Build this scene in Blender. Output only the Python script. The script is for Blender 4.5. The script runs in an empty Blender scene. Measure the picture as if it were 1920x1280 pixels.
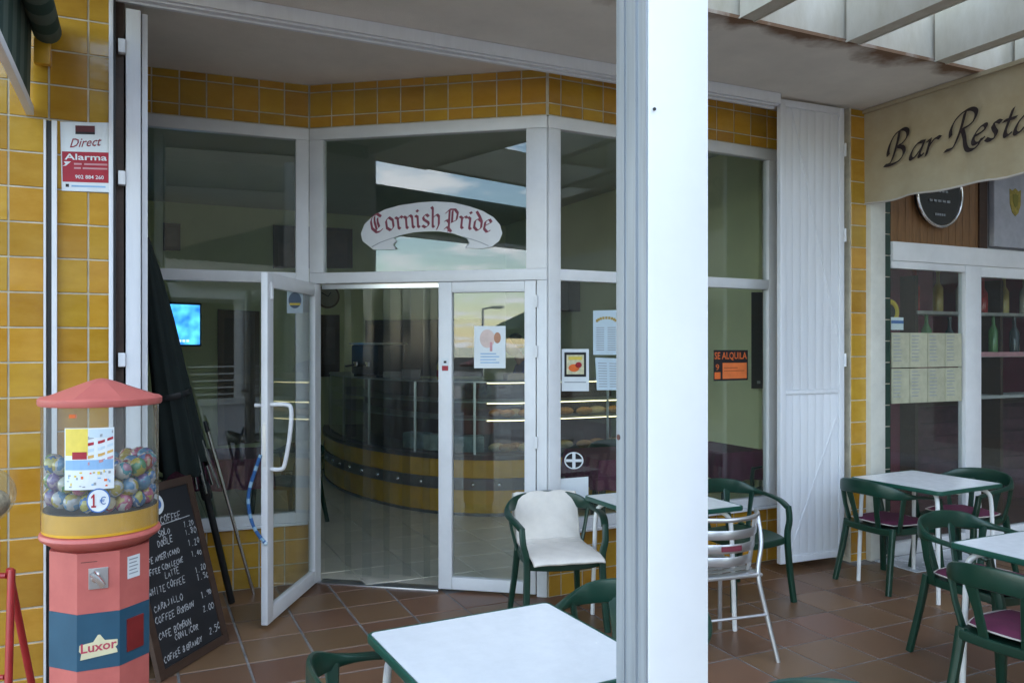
import bpy, bmesh, math, random
from mathutils import Vector, Matrix, Quaternion
random.seed(7)
R = math.radians
sc = bpy.context.scene
C = sc.collection

# ------------------------------------------------------------------ camera
FPX, HOR, EYE = 1500.0, 650.0, 1.65          # focal length (px of a 1920 wide frame), horizon row, eye height
cam_d = bpy.data.cameras.new('camera'); cam = bpy.data.objects.new('camera', cam_d); C.objects.link(cam)
cam.location = (0, 0, EYE); cam.rotation_euler = (R(90), 0, 0)
cam_d.sensor_width = 36.0; cam_d.lens = 36.0*FPX/1920.0
cam_d.shift_y = (HOR-640.0)/1920.0
cam_d.clip_start = 0.05; cam_d.clip_end = 9000
sc.camera = cam

# ------------------------------------------------------------------ sky, sun, exposure
SUN_EL, SUN_ROT = R(20), R(72)
w = bpy.data.worlds.new('World'); sc.world = w; w.use_nodes = True
nt = w.node_tree; nt.nodes.clear()
def N(t, typ, **kw):
    n = t.nodes.new(typ)
    for k, v in kw.items(): setattr(n, k, v)
    return n
out = N(nt, 'ShaderNodeOutputWorld'); bg = N(nt, 'ShaderNodeBackground')
sky = N(nt, 'ShaderNodeTexSky', sky_type='NISHITA'); sky.sun_disc = False
sky.sun_elevation = SUN_EL; sky.sun_rotation = SUN_ROT; sky.air_density = 1.1; sky.dust_density = 0.25; sky.ozone_density = 2.0
tc = N(nt, 'ShaderNodeTexCoord'); sep = N(nt, 'ShaderNodeSeparateXYZ'); nt.links.new(tc.outputs['Generated'], sep.inputs[0])
add = N(nt, 'ShaderNodeMath', operation='ADD'); add.inputs[1].default_value = 0.12
mx = N(nt, 'ShaderNodeMath', operation='MAXIMUM'); mx.inputs[1].default_value = 0.0
nt.links.new(sep.outputs['Z'], mx.inputs[0]); nt.links.new(mx.outputs[0], add.inputs[0])
dx = N(nt, 'ShaderNodeMath', operation='DIVIDE'); dy = N(nt, 'ShaderNodeMath', operation='DIVIDE')
nt.links.new(sep.outputs['X'], dx.inputs[0]); nt.links.new(add.outputs[0], dx.inputs[1])
nt.links.new(sep.outputs['Y'], dy.inputs[0]); nt.links.new(add.outputs[0], dy.inputs[1])
cmb = N(nt, 'ShaderNodeCombineXYZ'); nt.links.new(dx.outputs[0], cmb.inputs[0]); nt.links.new(dy.outputs[0], cmb.inputs[1])
nz = N(nt, 'ShaderNodeTexNoise'); nz.inputs['Scale'].default_value = 2.1; nz.inputs['Detail'].default_value = 7; nz.inputs['Roughness'].default_value = 0.58
nt.links.new(cmb.outputs[0], nz.inputs['Vector'])
cr = N(nt, 'ShaderNodeValToRGB'); cr.color_ramp.elements[0].position = 0.49; cr.color_ramp.elements[1].position = 0.62
nt.links.new(nz.outputs['Fac'], cr.inputs['Fac'])
mix = N(nt, 'ShaderNodeMixRGB'); mix.inputs['Color2'].default_value = (7.4, 7.8, 8.4, 1)
nt.links.new(cr.outputs['Color'], mix.inputs['Fac']); nt.links.new(sky.outputs['Color'], mix.inputs['Color1'])
nt.links.new(mix.outputs[0], bg.inputs['Color']); bg.inputs['Strength'].default_value = 0.15
nt.links.new(bg.outputs[0], out.inputs['Surface'])
sun_d = bpy.data.lights.new('sun', 'SUN'); sun = bpy.data.objects.new('sun', sun_d); C.objects.link(sun)
sun_d.energy = 3.0; sun_d.angle = R(0.6); sun_d.color = (1.0, 0.93, 0.82)
sdir = Vector((math.sin(SUN_ROT)*math.cos(SUN_EL), math.cos(SUN_ROT)*math.cos(SUN_EL), math.sin(SUN_EL)))
sun.rotation_euler = sdir.to_track_quat('Z', 'Y').to_euler(); sun.location = sdir*40
vs = sc.view_settings; vs.view_transform = 'Standard'; vs.look = 'None'; vs.gamma = 1.0; vs.use_curve_mapping = False
vs.exposure = 2.4
sc.cycles.use_denoising = True
sc.cycles.max_bounces = 10; sc.cycles.diffuse_bounces = 6; sc.cycles.glossy_bounces = 5
sc.cycles.transparent_max_bounces = 24; sc.cycles.transmission_bounces = 6
sc.cycles.sample_clamp_indirect = 8.0

# ------------------------------------------------------------------ materials
MATS = {}
def principled(name, col, rough=0.5, metal=0.0, var=0.12, scale=8.0, bump=0.0, bscale=60.0, rnd=0.0, spec=0.5, coat=0.0,
               col2=None, blotch=0.0, emit=None, estr=0.0, stretch=(1,1,1), sheen=0.0):
    if name in MATS: return MATS[name]
    m = bpy.data.materials.new(name); m.use_nodes = True; t = m.node_tree
    b = t.nodes['Principled BSDF']
    b.inputs['Roughness'].default_value = rough; b.inputs['Metallic'].default_value = metal
    b.inputs['Specular IOR Level'].default_value = spec; b.inputs['Coat Weight'].default_value = coat
    b.inputs['Coat Roughness'].default_value = 0.1
    tcn = N(t, 'ShaderNodeTexCoord'); mp = N(t, 'ShaderNodeMapping'); mp.inputs['Scale'].default_value = stretch
    t.links.new(tcn.outputs['Object'], mp.inputs['Vector'])
    oi = N(t, 'ShaderNodeObjectInfo')
    av = N(t, 'ShaderNodeVectorMath', operation='ADD'); sv = N(t, 'ShaderNodeVectorMath', operation='SCALE')
    cv = N(t, 'ShaderNodeCombineXYZ')
    for i in range(3): t.links.new(oi.outputs['Random'], cv.inputs[i])
    t.links.new(cv.outputs[0], sv.inputs[0]); sv.inputs['Scale'].default_value = 37.0
    t.links.new(mp.outputs[0], av.inputs[0]); t.links.new(sv.outputs[0], av.inputs[1])
    n1 = N(t, 'ShaderNodeTexNoise'); n1.inputs['Scale'].default_value = scale; n1.inputs['Detail'].default_value = 6
    n1.inputs['Roughness'].default_value = 0.65
    t.links.new(av.outputs[0], n1.inputs['Vector'])
    mr = N(t, 'ShaderNodeMapRange'); mr.inputs['From Min'].default_value = 0.28; mr.inputs['From Max'].default_value = 0.72
    t.links.new(n1.outputs['Fac'], mr.inputs['Value'])
    mixc = N(t, 'ShaderNodeMixRGB')
    c2 = col2 or tuple(c*(1-2*var) for c in col)
    mixc.inputs['Color1'].default_value = (*c2, 1); mixc.inputs['Color2'].default_value = (*[min(1, c*(1+(0 if col2 else var*.4))) for c in col], 1)
    t.links.new(mr.outputs[0], mixc.inputs['Fac'])
    last = mixc.outputs[0]
    if rnd > 0:
        hs = N(t, 'ShaderNodeHueSaturation')
        m1 = N(t, 'ShaderNodeMapRange'); m1.inputs['To Min'].default_value = 1-rnd; m1.inputs['To Max'].default_value = 1+rnd*.7
        t.links.new(oi.outputs['Random'], m1.inputs['Value']); t.links.new(m1.outputs[0], hs.inputs['Value'])
        mul = N(t, 'ShaderNodeMath', operation='MULTIPLY'); mul.inputs[1].default_value = 7.31
        fr = N(t, 'ShaderNodeMath', operation='FRACT'); t.links.new(oi.outputs['Random'], mul.inputs[0]); t.links.new(mul.outputs[0], fr.inputs[0])
        m2 = N(t, 'ShaderNodeMapRange'); m2.inputs['To Min'].default_value = .5-rnd*.045; m2.inputs['To Max'].default_value = .5+rnd*.045
        t.links.new(fr.outputs[0], m2.inputs['Value']); t.links.new(m2.outputs[0], hs.inputs['Hue'])
        t.links.new(last, hs.inputs['Color']); last = hs.outputs[0]
    t.links.new(last, b.inputs['Base Color'])
    # uneven gloss
    mr2 = N(t, 'ShaderNodeMapRange'); mr2.inputs['To Min'].default_value = max(0.03, rough-.08); mr2.inputs['To Max'].default_value = min(1, rough+.1)
    t.links.new(n1.outputs['Fac'], mr2.inputs['Value']); t.links.new(mr2.outputs[0], b.inputs['Roughness'])
    if bump > 0:
        n2 = N(t, 'ShaderNodeTexNoise'); n2.inputs['Scale'].default_value = bscale; n2.inputs['Detail'].default_value = 4
        t.links.new(av.outputs[0], n2.inputs['Vector'])
        bp = N(t, 'ShaderNodeBump'); bp.inputs['Strength'].default_value = bump; bp.inputs['Distance'].default_value = 0.004
        t.links.new(n2.outputs['Fac'], bp.inputs['Height']); t.links.new(bp.outputs[0], b.inputs['Normal'])
    if emit:
        b.inputs['Emission Color'].default_value = (*emit, 1); b.inputs['Emission Strength'].default_value = estr
    MATS[name] = m; return m

def glass(name, tint=(.93,.97,.95), f0=0.045, rough=0.0, haze=0.0, hazecol=(.6,.65,.65)):
    """thin clear sheet: transparent body with a mirror film whose strength follows Schlick's rule on both faces"""
    if name in MATS: return MATS[name]
    m = bpy.data.materials.new(name); m.use_nodes = True; t = m.node_tree; t.nodes.clear()
    o = N(t, 'ShaderNodeOutputMaterial'); tr = N(t, 'ShaderNodeBsdfTransparent'); tr.inputs['Color'].default_value = (*tint, 1)
    gl = N(t, 'ShaderNodeBsdfGlossy'); gl.inputs['Roughness'].default_value = rough
    lw = N(t, 'ShaderNodeLayerWeight'); lw.inputs['Blend'].default_value = 0.5
    pw = N(t, 'ShaderNodeMath', operation='POWER'); pw.inputs[1].default_value = 5
    t.links.new(lw.outputs['Facing'], pw.inputs[0])
    ma = N(t, 'ShaderNodeMath', operation='MULTIPLY_ADD'); ma.inputs[1].default_value = 1-f0; ma.inputs[2].default_value = f0
    t.links.new(pw.outputs[0], ma.inputs[0])
    body = tr.outputs[0]
    if haze > 0:
        df = N(t, 'ShaderNodeBsdfDiffuse'); df.inputs['Color'].default_value = (*hazecol, 1)
        mh = N(t, 'ShaderNodeMixShader'); mh.inputs[0].default_value = haze
        t.links.new(tr.outputs[0], mh.inputs[1]); t.links.new(df.outputs[0], mh.inputs[2]); body = mh.outputs[0]
    ms = N(t, 'ShaderNodeMixShader'); t.links.new(ma.outputs[0], ms.inputs[0]); t.links.new(body, ms.inputs[1]); t.links.new(gl.outputs[0], ms.inputs[2])
    t.links.new(ms.outputs[0], o.inputs['Surface']); MATS[name] = m; return m

P = principled
M_TILE = P('yellow_glazed_tile', (.51,.285,.034), .07, var=.14, scale=6, col2=(.41,.205,.017), rnd=.16, bump=.14, bscale=11, spec=.75, stretch=(1,1,2.2))
M_GROUT = P('pale_grout', (.64,.58,.45), .8, var=.22)
M_WHITE = P('white_lacquer', (.74,.74,.74), .35, var=.07, scale=3, rnd=.03)
M_WHITE2 = P('white_worn_paint', (.74,.75,.77), .42, var=.035, scale=4, stretch=(6,6,.6), bump=.08, bscale=30)
M_POST = P('white_post_paint', (.82,.83,.83), .4, var=.04, scale=2)
M_STEEL = P('galvanised_steel', (.36,.39,.42), .48, metal=.35, var=.14, scale=5, stretch=(9,9,.3))
M_ALU = P('aluminium', (.62,.62,.63), .3, metal=.9, var=.06)
M_CHROME = P('chrome', (.8,.8,.8), .12, metal=1, var=.03)
M_CEIL = P('soffit_plaster', (.75,.70,.62), .9, var=.07, scale=2.2, bump=.35, bscale=140)
M_CREAM = P('cream_render', (.58,.55,.47), .85, var=.2, scale=2.4, col2=(.43,.385,.29), stretch=(2.2,2.2,.8), bump=.2, bscale=80)
M_TERRA = P('terracotta_tile', (.185,.098,.053), .38, var=.2, scale=2.6, col2=(.145,.075,.040), rnd=.24, bump=.06, bscale=18)
M_FGROUT = P('grey_floor_grout', (.25,.24,.23), .9, var=.3, scale=6)
M_CTILE = P('cream_floor_tile', (.70,.64,.52), .3, var=.08, rnd=.06)
M_CGROUT = P('brown_floor_grout', (.16,.14,.11), .9)
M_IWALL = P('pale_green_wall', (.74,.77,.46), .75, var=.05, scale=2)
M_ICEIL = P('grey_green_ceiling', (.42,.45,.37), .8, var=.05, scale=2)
M_GREEN = P('green_plastic', (.006,.040,.024), .3, var=.15, scale=6, bump=.05, bscale=200)
M_GREENEDGE = P('green_table_edge', (.01,.075,.05), .35, var=.1)
M_TOP = P('white_table_top', (.77,.78,.78), .22, var=.03, scale=22)
M_TUBEW = P('white_tube', (.78,.77,.74), .35, var=.08, scale=9)
M_BURG = P('burgundy_fabric', (.12,.014,.05), .85, var=.15, scale=14, bump=.3, bscale=300)
M_PIPING = P('pale_piping', (.55,.5,.45), .8)
M_BEIGE = P('beige_canvas_cushion', (.70,.65,.58), .9, var=.06, scale=9, bump=.3, bscale=260)
M_BLACK = P('black_plastic', (.015,.016,.017), .45, var=.2)
M_DARKCLOTH = P('black_umbrella_cloth', (.011,.020,.017), .85, var=.2, scale=10, bump=.3, bscale=200)
M_DARKBROWN = P('dark_brown_frame', (.06,.03,.018), .5, var=.2, stretch=(1,1,6))
M_WOOD = P('varnished_pine', (.25,.125,.05), .45, var=.2, scale=6, stretch=(14,14,1))
M_REDP = P('red_enamel', (.56,.145,.12), .45, var=.10, scale=7, col2=(.45,.105,.09), bump=.1, bscale=25)
M_REDTUBE = P('red_tube', (.42,.03,.03), .35, var=.12)
M_BLUEP = P('blue_enamel', (.022,.085,.14), .4, var=.08)
M_YEL = P('yellow_enamel', (.72,.38,.02), .35, var=.08)
M_PAPER = P('white_paper', (.72,.76,.77), .7, var=.04)
M_PAPER2 = P('bluish_paper', (.55,.66,.72), .7, var=.05)
M_REDINK = P('red_ink', (.40,.012,.03), .5)
M_PINKINK = P('faded_pink_ink', (.62,.30,.32), .6)
M_MAROONINK = P('maroon_ink', (.24,.045,.075), .6, var=.2, scale=30)
M_BLUEINK = P('blue_ink', (.06,.17,.45), .5)
M_BLACKINK = P('black_ink', (.012,.01,.012), .6)
M_YELINK = P('yellow_ink', (.80,.62,.10), .6)
M_ORGINK = P('orange_ink', (.80,.16,.03), .5)
M_GREYINK = P('grey_ink', (.33,.36,.38), .6)
M_SKYINK = P('light_blue_ink', (.28,.48,.72), .6)
M_SKIN = P('skin', (.36,.18,.115), .6, var=.06)
M_NAVY = P('navy_cloth', (.018,.05,.24), .85, var=.2)
M_HAIR = P('dark_hair', (.03,.02,.015), .6)
M_GLASS = glass('window_glass', tint=(.955,.98,.968), f0=.06, haze=.012, hazecol=(.6,.66,.62))
M_PVC = glass('clear_pvc_strip', tint=(.84,.86,.85), f0=.02, rough=.10, haze=.02, hazecol=(.25,.28,.28))
M_GLOBE = glass('clear_acrylic', tint=(.90,.92,.91), f0=.035, rough=.06, haze=.10, hazecol=(.55,.53,.50))

# ------------------------------------------------------------------ geometry helpers
class MB:
    def __init__(s): s.v = []; s.f = []; s.m = Matrix.Identity(4)
    def add(s, vs, fs):
        o = len(s.v); s.v += [s.m @ Vector(v) for v in vs]; s.f += [tuple(i+o for i in f) for f in fs]; return s
    def box(s, a, b, ch=0.0):
        x0,y0,z0 = [min(p,q) for p,q in zip(a,b)]; x1,y1,z1 = [max(p,q) for p,q in zip(a,b)]
        if ch <= 0:
            vs = [(x0,y0,z0),(x1,y0,z0),(x1,y1,z0),(x0,y1,z0),(x0,y0,z1),(x1,y0,z1),(x1,y1,z1),(x0,y1,z1)]
            return s.add(vs, [(0,3,2,1),(4,5,6,7),(0,1,5,4),(1,2,6,5),(2,3,7,6),(3,0,4,7)])
        bm = bmesh.new(); bmesh.ops.create_cube(bm, size=1)
        for v in bm.verts: v.co = Vector(((x0+x1)/2+v.co.x*(x1-x0), (y0+y1)/2+v.co.y*(y1-y0), (z0+z1)/2+v.co.z*(z1-z0)))
        bmesh.ops.bevel(bm, geom=bm.edges[:], offset=ch, segments=2, affect='EDGES', profile=.6)
        return s.bm(bm)
    def bm(s, bm):
        bm.verts.index_update(); s.add([v.co.copy() for v in bm.verts], [tuple(v.index for v in f.verts) for f in bm.faces]); bm.free(); return s
    def tube(s, pts, r, seg=10, closed=False, hint=None):
        rs = r if isinstance(r, (list, tuple)) else [r]*len(pts)
        return s.sweep(pts, [(q, q) for q in rs], seg=seg, hint=hint, power=2.0, closed=closed)
    def sweep(s, pts, secs, seg=10, hint=None, power=3.0, closed=False, cap=True):
        """sweep a (super)elliptic section with half sizes (a along hint, b across) along pts"""
        pts = [Vector(p) for p in pts]; n = len(pts); vs = []; fs = []
        h0 = Vector(hint) if hint is not None else None; prev = None
        for i, p in enumerate(pts):
            if closed: t = pts[(i+1) % n]-pts[i-1]
            else: t = pts[min(i+1, n-1)]-pts[max(i-1, 0)]
            t.normalize()
            h = h0 if h0 is not None else (prev if prev is not None else (Vector((0,0,1)) if abs(t.z) < .9 else Vector((1,0,0))))
            a = h-t*h.dot(t)
            if a.length < 1e-4: a = t.orthogonal()
            a.normalize(); b = t.cross(a); prev = a
            sa, sb = secs[i]
            for k in range(seg):
                an = 2*math.pi*k/seg; c, d = math.cos(an), math.sin(an)
                q = 2.0/power
                vs.append(p+a*(sa*math.copysign(abs(c)**q, c))+b*(sb*math.copysign(abs(d)**q, d)))
        m = n if closed else n-1
        for i in range(m):
            for k in range(seg):
                j = (i+1) % n
                fs.append((i*seg+k, i*seg+(k+1) % seg, j*seg+(k+1) % seg, j*seg+k))
        if cap and not closed:
            fs.append(tuple(range(seg))[::-1]); fs.append(tuple((n-1)*seg+k for k in range(seg)))
        return s.add(vs, fs)
    def lathe(s, prof, seg=24, flute=0.0, nfl=8, rot=0.0, cap=True):
        vs = []; fs = []; n = len(prof)
        for r, z in prof:
            for k in range(seg):
                an = rot+2*math.pi*k/seg; rr = r*(1+flute*math.cos(nfl*an))
                vs.append((rr*math.cos(an), rr*math.sin(an), z))
        for i in range(n-1):
            for k in range(seg): fs.append((i*seg+k, i*seg+(k+1) % seg, (i+1)*seg+(k+1) % seg, (i+1)*seg+k))
        if cap: fs.append(tuple(range(seg))[::-1]); fs.append(tuple((n-1)*seg+k for k in range(seg)))
        return s.add(vs, fs)
    def prism(s, poly, d):
        """closed polygon of 3D points thickened by vector d"""
        d = Vector(d); n = len(poly); poly = [Vector(p) for p in poly]
        vs = poly+[p+d for p in poly]
        fs = [tuple(range(n))[::-1], tuple(range(n, 2*n))]+[(i, (i+1) % n, n+(i+1) % n, n+i) for i in range(n)]
        return s.add(vs, fs)
    def plate(s, poly, z0, z1): return s.prism([(x, y, z0) for x, y in poly], (0, 0, z1-z0))
    def sphere(s, c, r, seg=14, rings=9, sc3=(1,1,1)):
        prof = []; vs = []; fs = []
        for i in range(rings+1):
            a = math.pi*i/rings
            for k in range(seg):
                b = 2*math.pi*k/seg
                vs.append((c[0]+sc3[0]*r*math.sin(a)*math.cos(b), c[1]+sc3[1]*r*math.sin(a)*math.sin(b), c[2]-sc3[2]*r*math.cos(a)))
        for i in range(rings):
            for k in range(seg): fs.append((i*seg+k, i*seg+(k+1) % seg, (i+1)*seg+(k+1) % seg, (i+1)*seg+k))
        return s.add(vs, fs)
    def mesh(s, name, mat=None, smooth=False, inv=None):
        me = bpy.data.meshes.new(name)
        vs = [inv @ v for v in s.v] if inv is not None else s.v
        me.from_pydata([tuple(v) for v in vs], [], s.f)
        bm = bmesh.new(); bm.from_mesh(me)
        bmesh.ops.remove_doubles(bm, verts=bm.verts, dist=1e-6)
        bmesh.ops.recalc_face_normals(bm, faces=bm.faces); bm.to_mesh(me); bm.free()
        if mat: me.materials.append(mat)
        if smooth:
            me.polygons.foreach_set('use_smooth', [True]*len(me.polygons))
            try: me.set_sharp_from_angle(angle=R(38))
            except Exception: pass
        me.update(); return me
    def build(s, name, mat, parent=None, smooth=False, world=False, loc=None):
        inv = MATRIX[parent.name].inverted() if (world and parent is not None) else None
        return link(name, s.mesh(name, mat, smooth, inv), parent, loc)
MATRIX = {}
def link(name, me, parent=None, loc=None):
    o = bpy.data.objects.new(name, me); C.objects.link(o)
    if parent is not None: o.parent = parent
    if loc is not None: o.location = loc
    return o
def tag(o, label, cat, group=None):
    o['label'] = label; o['category'] = cat
    if group: o['group'] = group
    return o
def thing(name, label, cat, loc=(0,0,0), rotz=0.0, group=None, mat=None):
    o = bpy.data.objects.new(name, None); C.objects.link(o); o.empty_display_size = .1
    M = mat if mat is not None else Matrix.Translation(Vector(loc)) @ Matrix.Rotation(rotz, 4, 'Z')
    o.location = M.to_translation(); o.rotation_euler = M.to_euler(); o.scale = M.to_scale(); MATRIX[o.name] = M
    o['kind'] = 'thing'
    return tag(o, label, cat, group)
def struct(o): o['kind'] = 'structure'; return o
def dup(root, M, label, group=None):
    r = root.copy(); C.objects.link(r); r.location = M.to_translation(); r.rotation_euler = M.to_euler(); MATRIX[r.name] = M
    r['label'] = label
    if group: r['group'] = group
    for ch in [c for c in C.objects if c.parent == root]:
        c = ch.copy(); C.objects.link(c); c.parent = r
        for g in [g for g in C.objects if g.parent == ch]:
            d = g.copy(); C.objects.link(d); d.parent = c
    return r
def place(x, y, rz, z=0): return Matrix.Translation((x, y, z)) @ Matrix.Rotation(rz, 4, 'Z')
def ray(x, y): return Vector(((x-960)/FPX, 1.0, (HOR-y)/FPX))
CAM = Vector((0, 0, EYE))
class Plane:
    def __init__(s, p, n): s.p = Vector(p); s.n = Vector(n).normalized()
    def hit(s, x, y, off=0.0):
        d = ray(x, y); q = s.p+s.n*off; t = (q-CAM).dot(s.n)/d.dot(s.n); return CAM+d*t
def catmull(pts, k=6):
    out = []
    n = len(pts)
    for i in range(n-1):
        p0, p1, p2, p3 = [Vector(pts[max(0, min(n-1, j))]) for j in (i-1, i, i+1, i+2)]
        for a in range(k):
            t = a/k
            out.append(.5*((2*p1)+(p2-p0)*t+(2*p0-5*p1+4*p2-p3)*t*t+(3*p1-p0-3*p2+p3)*t**3))
    out.append(Vector(pts[-1])); return out
def lerp(a, b, t): return a+(b-a)*t

def text_geo(body, offset=0.0, shear=0.0):
    """outline mesh of the built-in font, scaled so that it fills 0..1 in both directions"""
    cu = bpy.data.curves.new('tmp', 'FONT'); cu.body = body; cu.offset = offset; cu.shear = shear; cu.resolution_u = 2
    ob = bpy.data.objects.new('tmp', cu); C.objects.link(ob)
    me = bpy.data.meshes.new_from_object(ob.evaluated_get(bpy.context.evaluated_depsgraph_get()))
    vs = [v.co.copy() for v in me.vertices]; fs = [tuple(p.vertices) for p in me.polygons]
    C.objects.unlink(ob); bpy.data.objects.remove(ob); bpy.data.curves.remove(cu); bpy.data.meshes.remove(me)
    x0, x1 = min(v.x for v in vs), max(v.x for v in vs); y0, y1 = min(v.y for v in vs), max(v.y for v in vs)
    return [((v.x-x0)/(x1-x0), (v.y-y0)/(y1-y0)) for v in vs], fs
def quad(plane, pts, off):
    """pts: four photo points of a flat print (bottom left, bottom right, top right, top left) -> map (u,v) onto the plane"""
    c = [plane.hit(*p, off) for p in pts]
    return lambda u, v: lerp(lerp(c[0], c[1], u), lerp(c[3], c[2], u), v)
def print_text(name, body, mp, mat, parent, offset=0.0, shear=0.0):
    vs, fs = text_geo(body, offset, shear)
    b = MB(); b.add([mp(u, v) for u, v in vs], fs)
    return b.build(name, mat, parent, world=True)
def print_rect(name, mp, r, mat, parent, n=1):
    u0, v0, u1, v1 = r; b = MB(); b.add([mp(u0,v0), mp(u1,v0), mp(u1,v1), mp(u0,v1)], [(0,1,2,3)])
    return b.build(name, mat, parent, world=True)
def print_poly(name, mp, pts, mat, parent):
    b = MB(); b.add([mp(*p) for p in pts], [tuple(range(len(pts)))]); return b.build(name, mat, parent, world=True)
def circle(cx, cy, rx, ry=None, n=24): 
    ry = ry or rx
    return [(cx+rx*math.cos(2*math.pi*k/n), cy+ry*math.sin(2*math.pi*k/n)) for k in range(n)]
def sheet(plane, px, thick, mat, name, label, cat, off=0.004, group=None):
    """a flat printed thing (paper, plate) standing on a plane; returns its root object"""
    pts = [plane.hit(*p, off) for p in px]
    base = sum(pts, Vector())/len(pts)
    r = thing(name, label, cat, loc=base, group=group)
    MB().prism(pts, plane.n*thick).build('backing', mat, r, world=True)
    return r
# ------------------------------------------------------------------ layout of the place
TH = math.atan(.467); CE, SE = math.cos(TH), math.sin(TH)
OY = 4.923
def F(s, q, z=0.0): return Vector((CE*s+SE*q, OY+SE*s-CE*q, z))      # s along the arcade front, q outwards from it
FM = Matrix.Translation((0, OY, 0)) @ Matrix.Rotation(TH, 4, 'Z')    # local x = s, local y = -q
A0, A1, A2, A3 = Vector((-2.54,5.158,0)), Vector((-1.419,5.60,0)), Vector((.235,5.266,0)), Vector((2.32,6.35,0))
def bayM(a, b):
    d = b-a; return Matrix.Translation(a) @ Matrix.Rotation(math.atan2(d.y, d.x), 4, 'Z'), d.length
BM, LL = zip(*[bayM(a, b) for a, b in ((A0,A1),(A1,A2),(A2,A3))])
def planeof(M, off=0.0): 
    n = (M.to_3x3() @ Vector((0,-1,0))); return Plane(M.to_translation()+n*off, n)
PF = planeof(FM); PB = [planeof(m) for m in BM]
def loc(M, pl, x, y): return M.inverted() @ pl.hit(x, y)
SOF = 3.48
TP = 0.168                                                            # wall tile pitch
TILE_MESH = {}
def tile_mesh(w, h, kind='wall'):
    k = (round(w,3), round(h,3), kind)
    if k not in TILE_MESH:
        d, c = (.0045, .002) if kind == 'wall' else (.0125, .0025)
        b = MB()
        a, e = w/2, h/2
        if kind == 'wall':
            vs = [(-a,0,-e),(a,0,-e),(a,0,e),(-a,0,e),(-a,-d+c,-e),(a,-d+c,-e),(a,-d+c,e),(-a,-d+c,e),(-a+c,-d,-e+c),(a-c,-d,-e+c),(a-c,-d,e-c),(-a+c,-d,e-c)]
        else:
            vs = [(-a,-e,0),(a,-e,0),(a,e,0),(-a,e,0),(-a,-e,d-c),(a,-e,d-c),(a,e,d-c),(-a,e,d-c),(-a+c,-e+c,d),(a-c,-e+c,d),(a-c,e-c,d),(-a+c,e-c,d)]
        fs = [(0,1,5,4),(1,2,6,5),(2,3,7,6),(3,0,4,7),(4,5,9,8),(5,6,10,9),(6,7,11,10),(7,4,8,11),(8,9,10,11)]
        b.add(vs, fs); TILE_MESH[k] = b.mesh('tile', {'wall': M_TILE, 'floor': M_TERRA, 'inner': M_CTILE}[kind])
    return TILE_MESH[k]
def tiling(parent, x0, x1, z0, z1, px=0.0, pz=0.063, y=0.0, gap=.0085, pitch=TP):
    """single tiles on a wall face at local y, joints left open; cut tiles at the ends"""
    def cuts(a, b, ph):
        k = math.ceil((a-ph)/pitch-1e-6); out = [a]
        while ph+k*pitch < b-1e-6:
            if ph+k*pitch > a+1e-6: out.append(ph+k*pitch)
            k += 1
        return out+[b]
    xs, zs = cuts(x0, x1, px), cuts(z0, z1, pz)
    for i in range(len(xs)-1):
        for j in range(len(zs)-1):
            w_, h_ = xs[i+1]-xs[i]-gap, zs[j+1]-zs[j]-gap
            if w_ < .012 or h_ < .012: continue
            o = link('tile', tile_mesh(w_, h_), parent, ((xs[i]+xs[i+1])/2, y, (zs[j]+zs[j+1])/2))
            o.rotation_euler = (R(random.uniform(-.35,.35)), 0, R(random.uniform(-.35,.35)))

# ---- ground
g = MB().plate([(-60,-70),(60,-70),(60,45),(-60,45)], -.30, -.05).build('pavement', P('promenade_paving', (.34,.33,.31), .8, var=.2, scale=1.5), None); struct(g)
sea = MB().plate([(-4000,-6000),(4000,-6000),(4000,-70.5),(-4000,-70.5)], -6, -5).build('sea', P('sea_water', (.02,.05,.08), .12, var=.2, scale=.05), None); struct(sea)
fl = thing('terrace_floor', '', '', mat=FM); del fl['label']; del fl['category']; struct(fl)
MB().box((-7,-6,-.049), (8,2.6,-.0015)).build('grout_bed', M_FGROUT, fl)
s0, q0, FP = 3.55-2.082, 1.45, .337
def frame_xy(p):
    return 960+FPX*p.x/p.y, HOR+FPX*(EYE-p.z)/p.y
cells = []
for i in range(-24, 20):
    for j in range(-11, 16):
        s, q = s0+(i+.5)*FP, q0+(j+.5)*FP
        if q < -2.3 or q > 5.6 or s < -6.6 or s > 7.6: continue
        p = F(s, q)
        # not behind the shopfront line
        if q < .1:
            if s < -2.15 or s > 2.95: continue
            inside = all((BM[k].inverted() @ p).y > .12 for k in range(3))
            lim = [(BM[k].inverted() @ p).y for k in range(3)]
            kx = 0 if p.x < A1.x else (1 if p.x < A2.x else 2)
            if lim[kx] > .17: continue
        if p.y > .5:
            x, y = frame_xy(p); vis = -60 < x < 1980 and y < 1340
        else: vis = False
        cells.append((not vis, p.length, s, q))
cells.sort()
tm = tile_mesh(FP-.013, FP-.013, 'floor'); rest = MB()
for n, (hid, d, s, q) in enumerate(cells):
    if n < 290 and not hid:
        o = link('tile', tm, fl, (s, -q, -.010)); o.rotation_euler = (R(random.uniform(-.18,.18)), R(random.uniform(-.18,.18)), 0)
    else:
        rest.box((s-FP/2+.005, -q-FP/2+.005, -.010), (s+FP/2-.005, -q+FP/2-.005, .002))
o = rest.build('far_tiles', M_TERRA, fl); o['kind'] = 'stuff'

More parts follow.
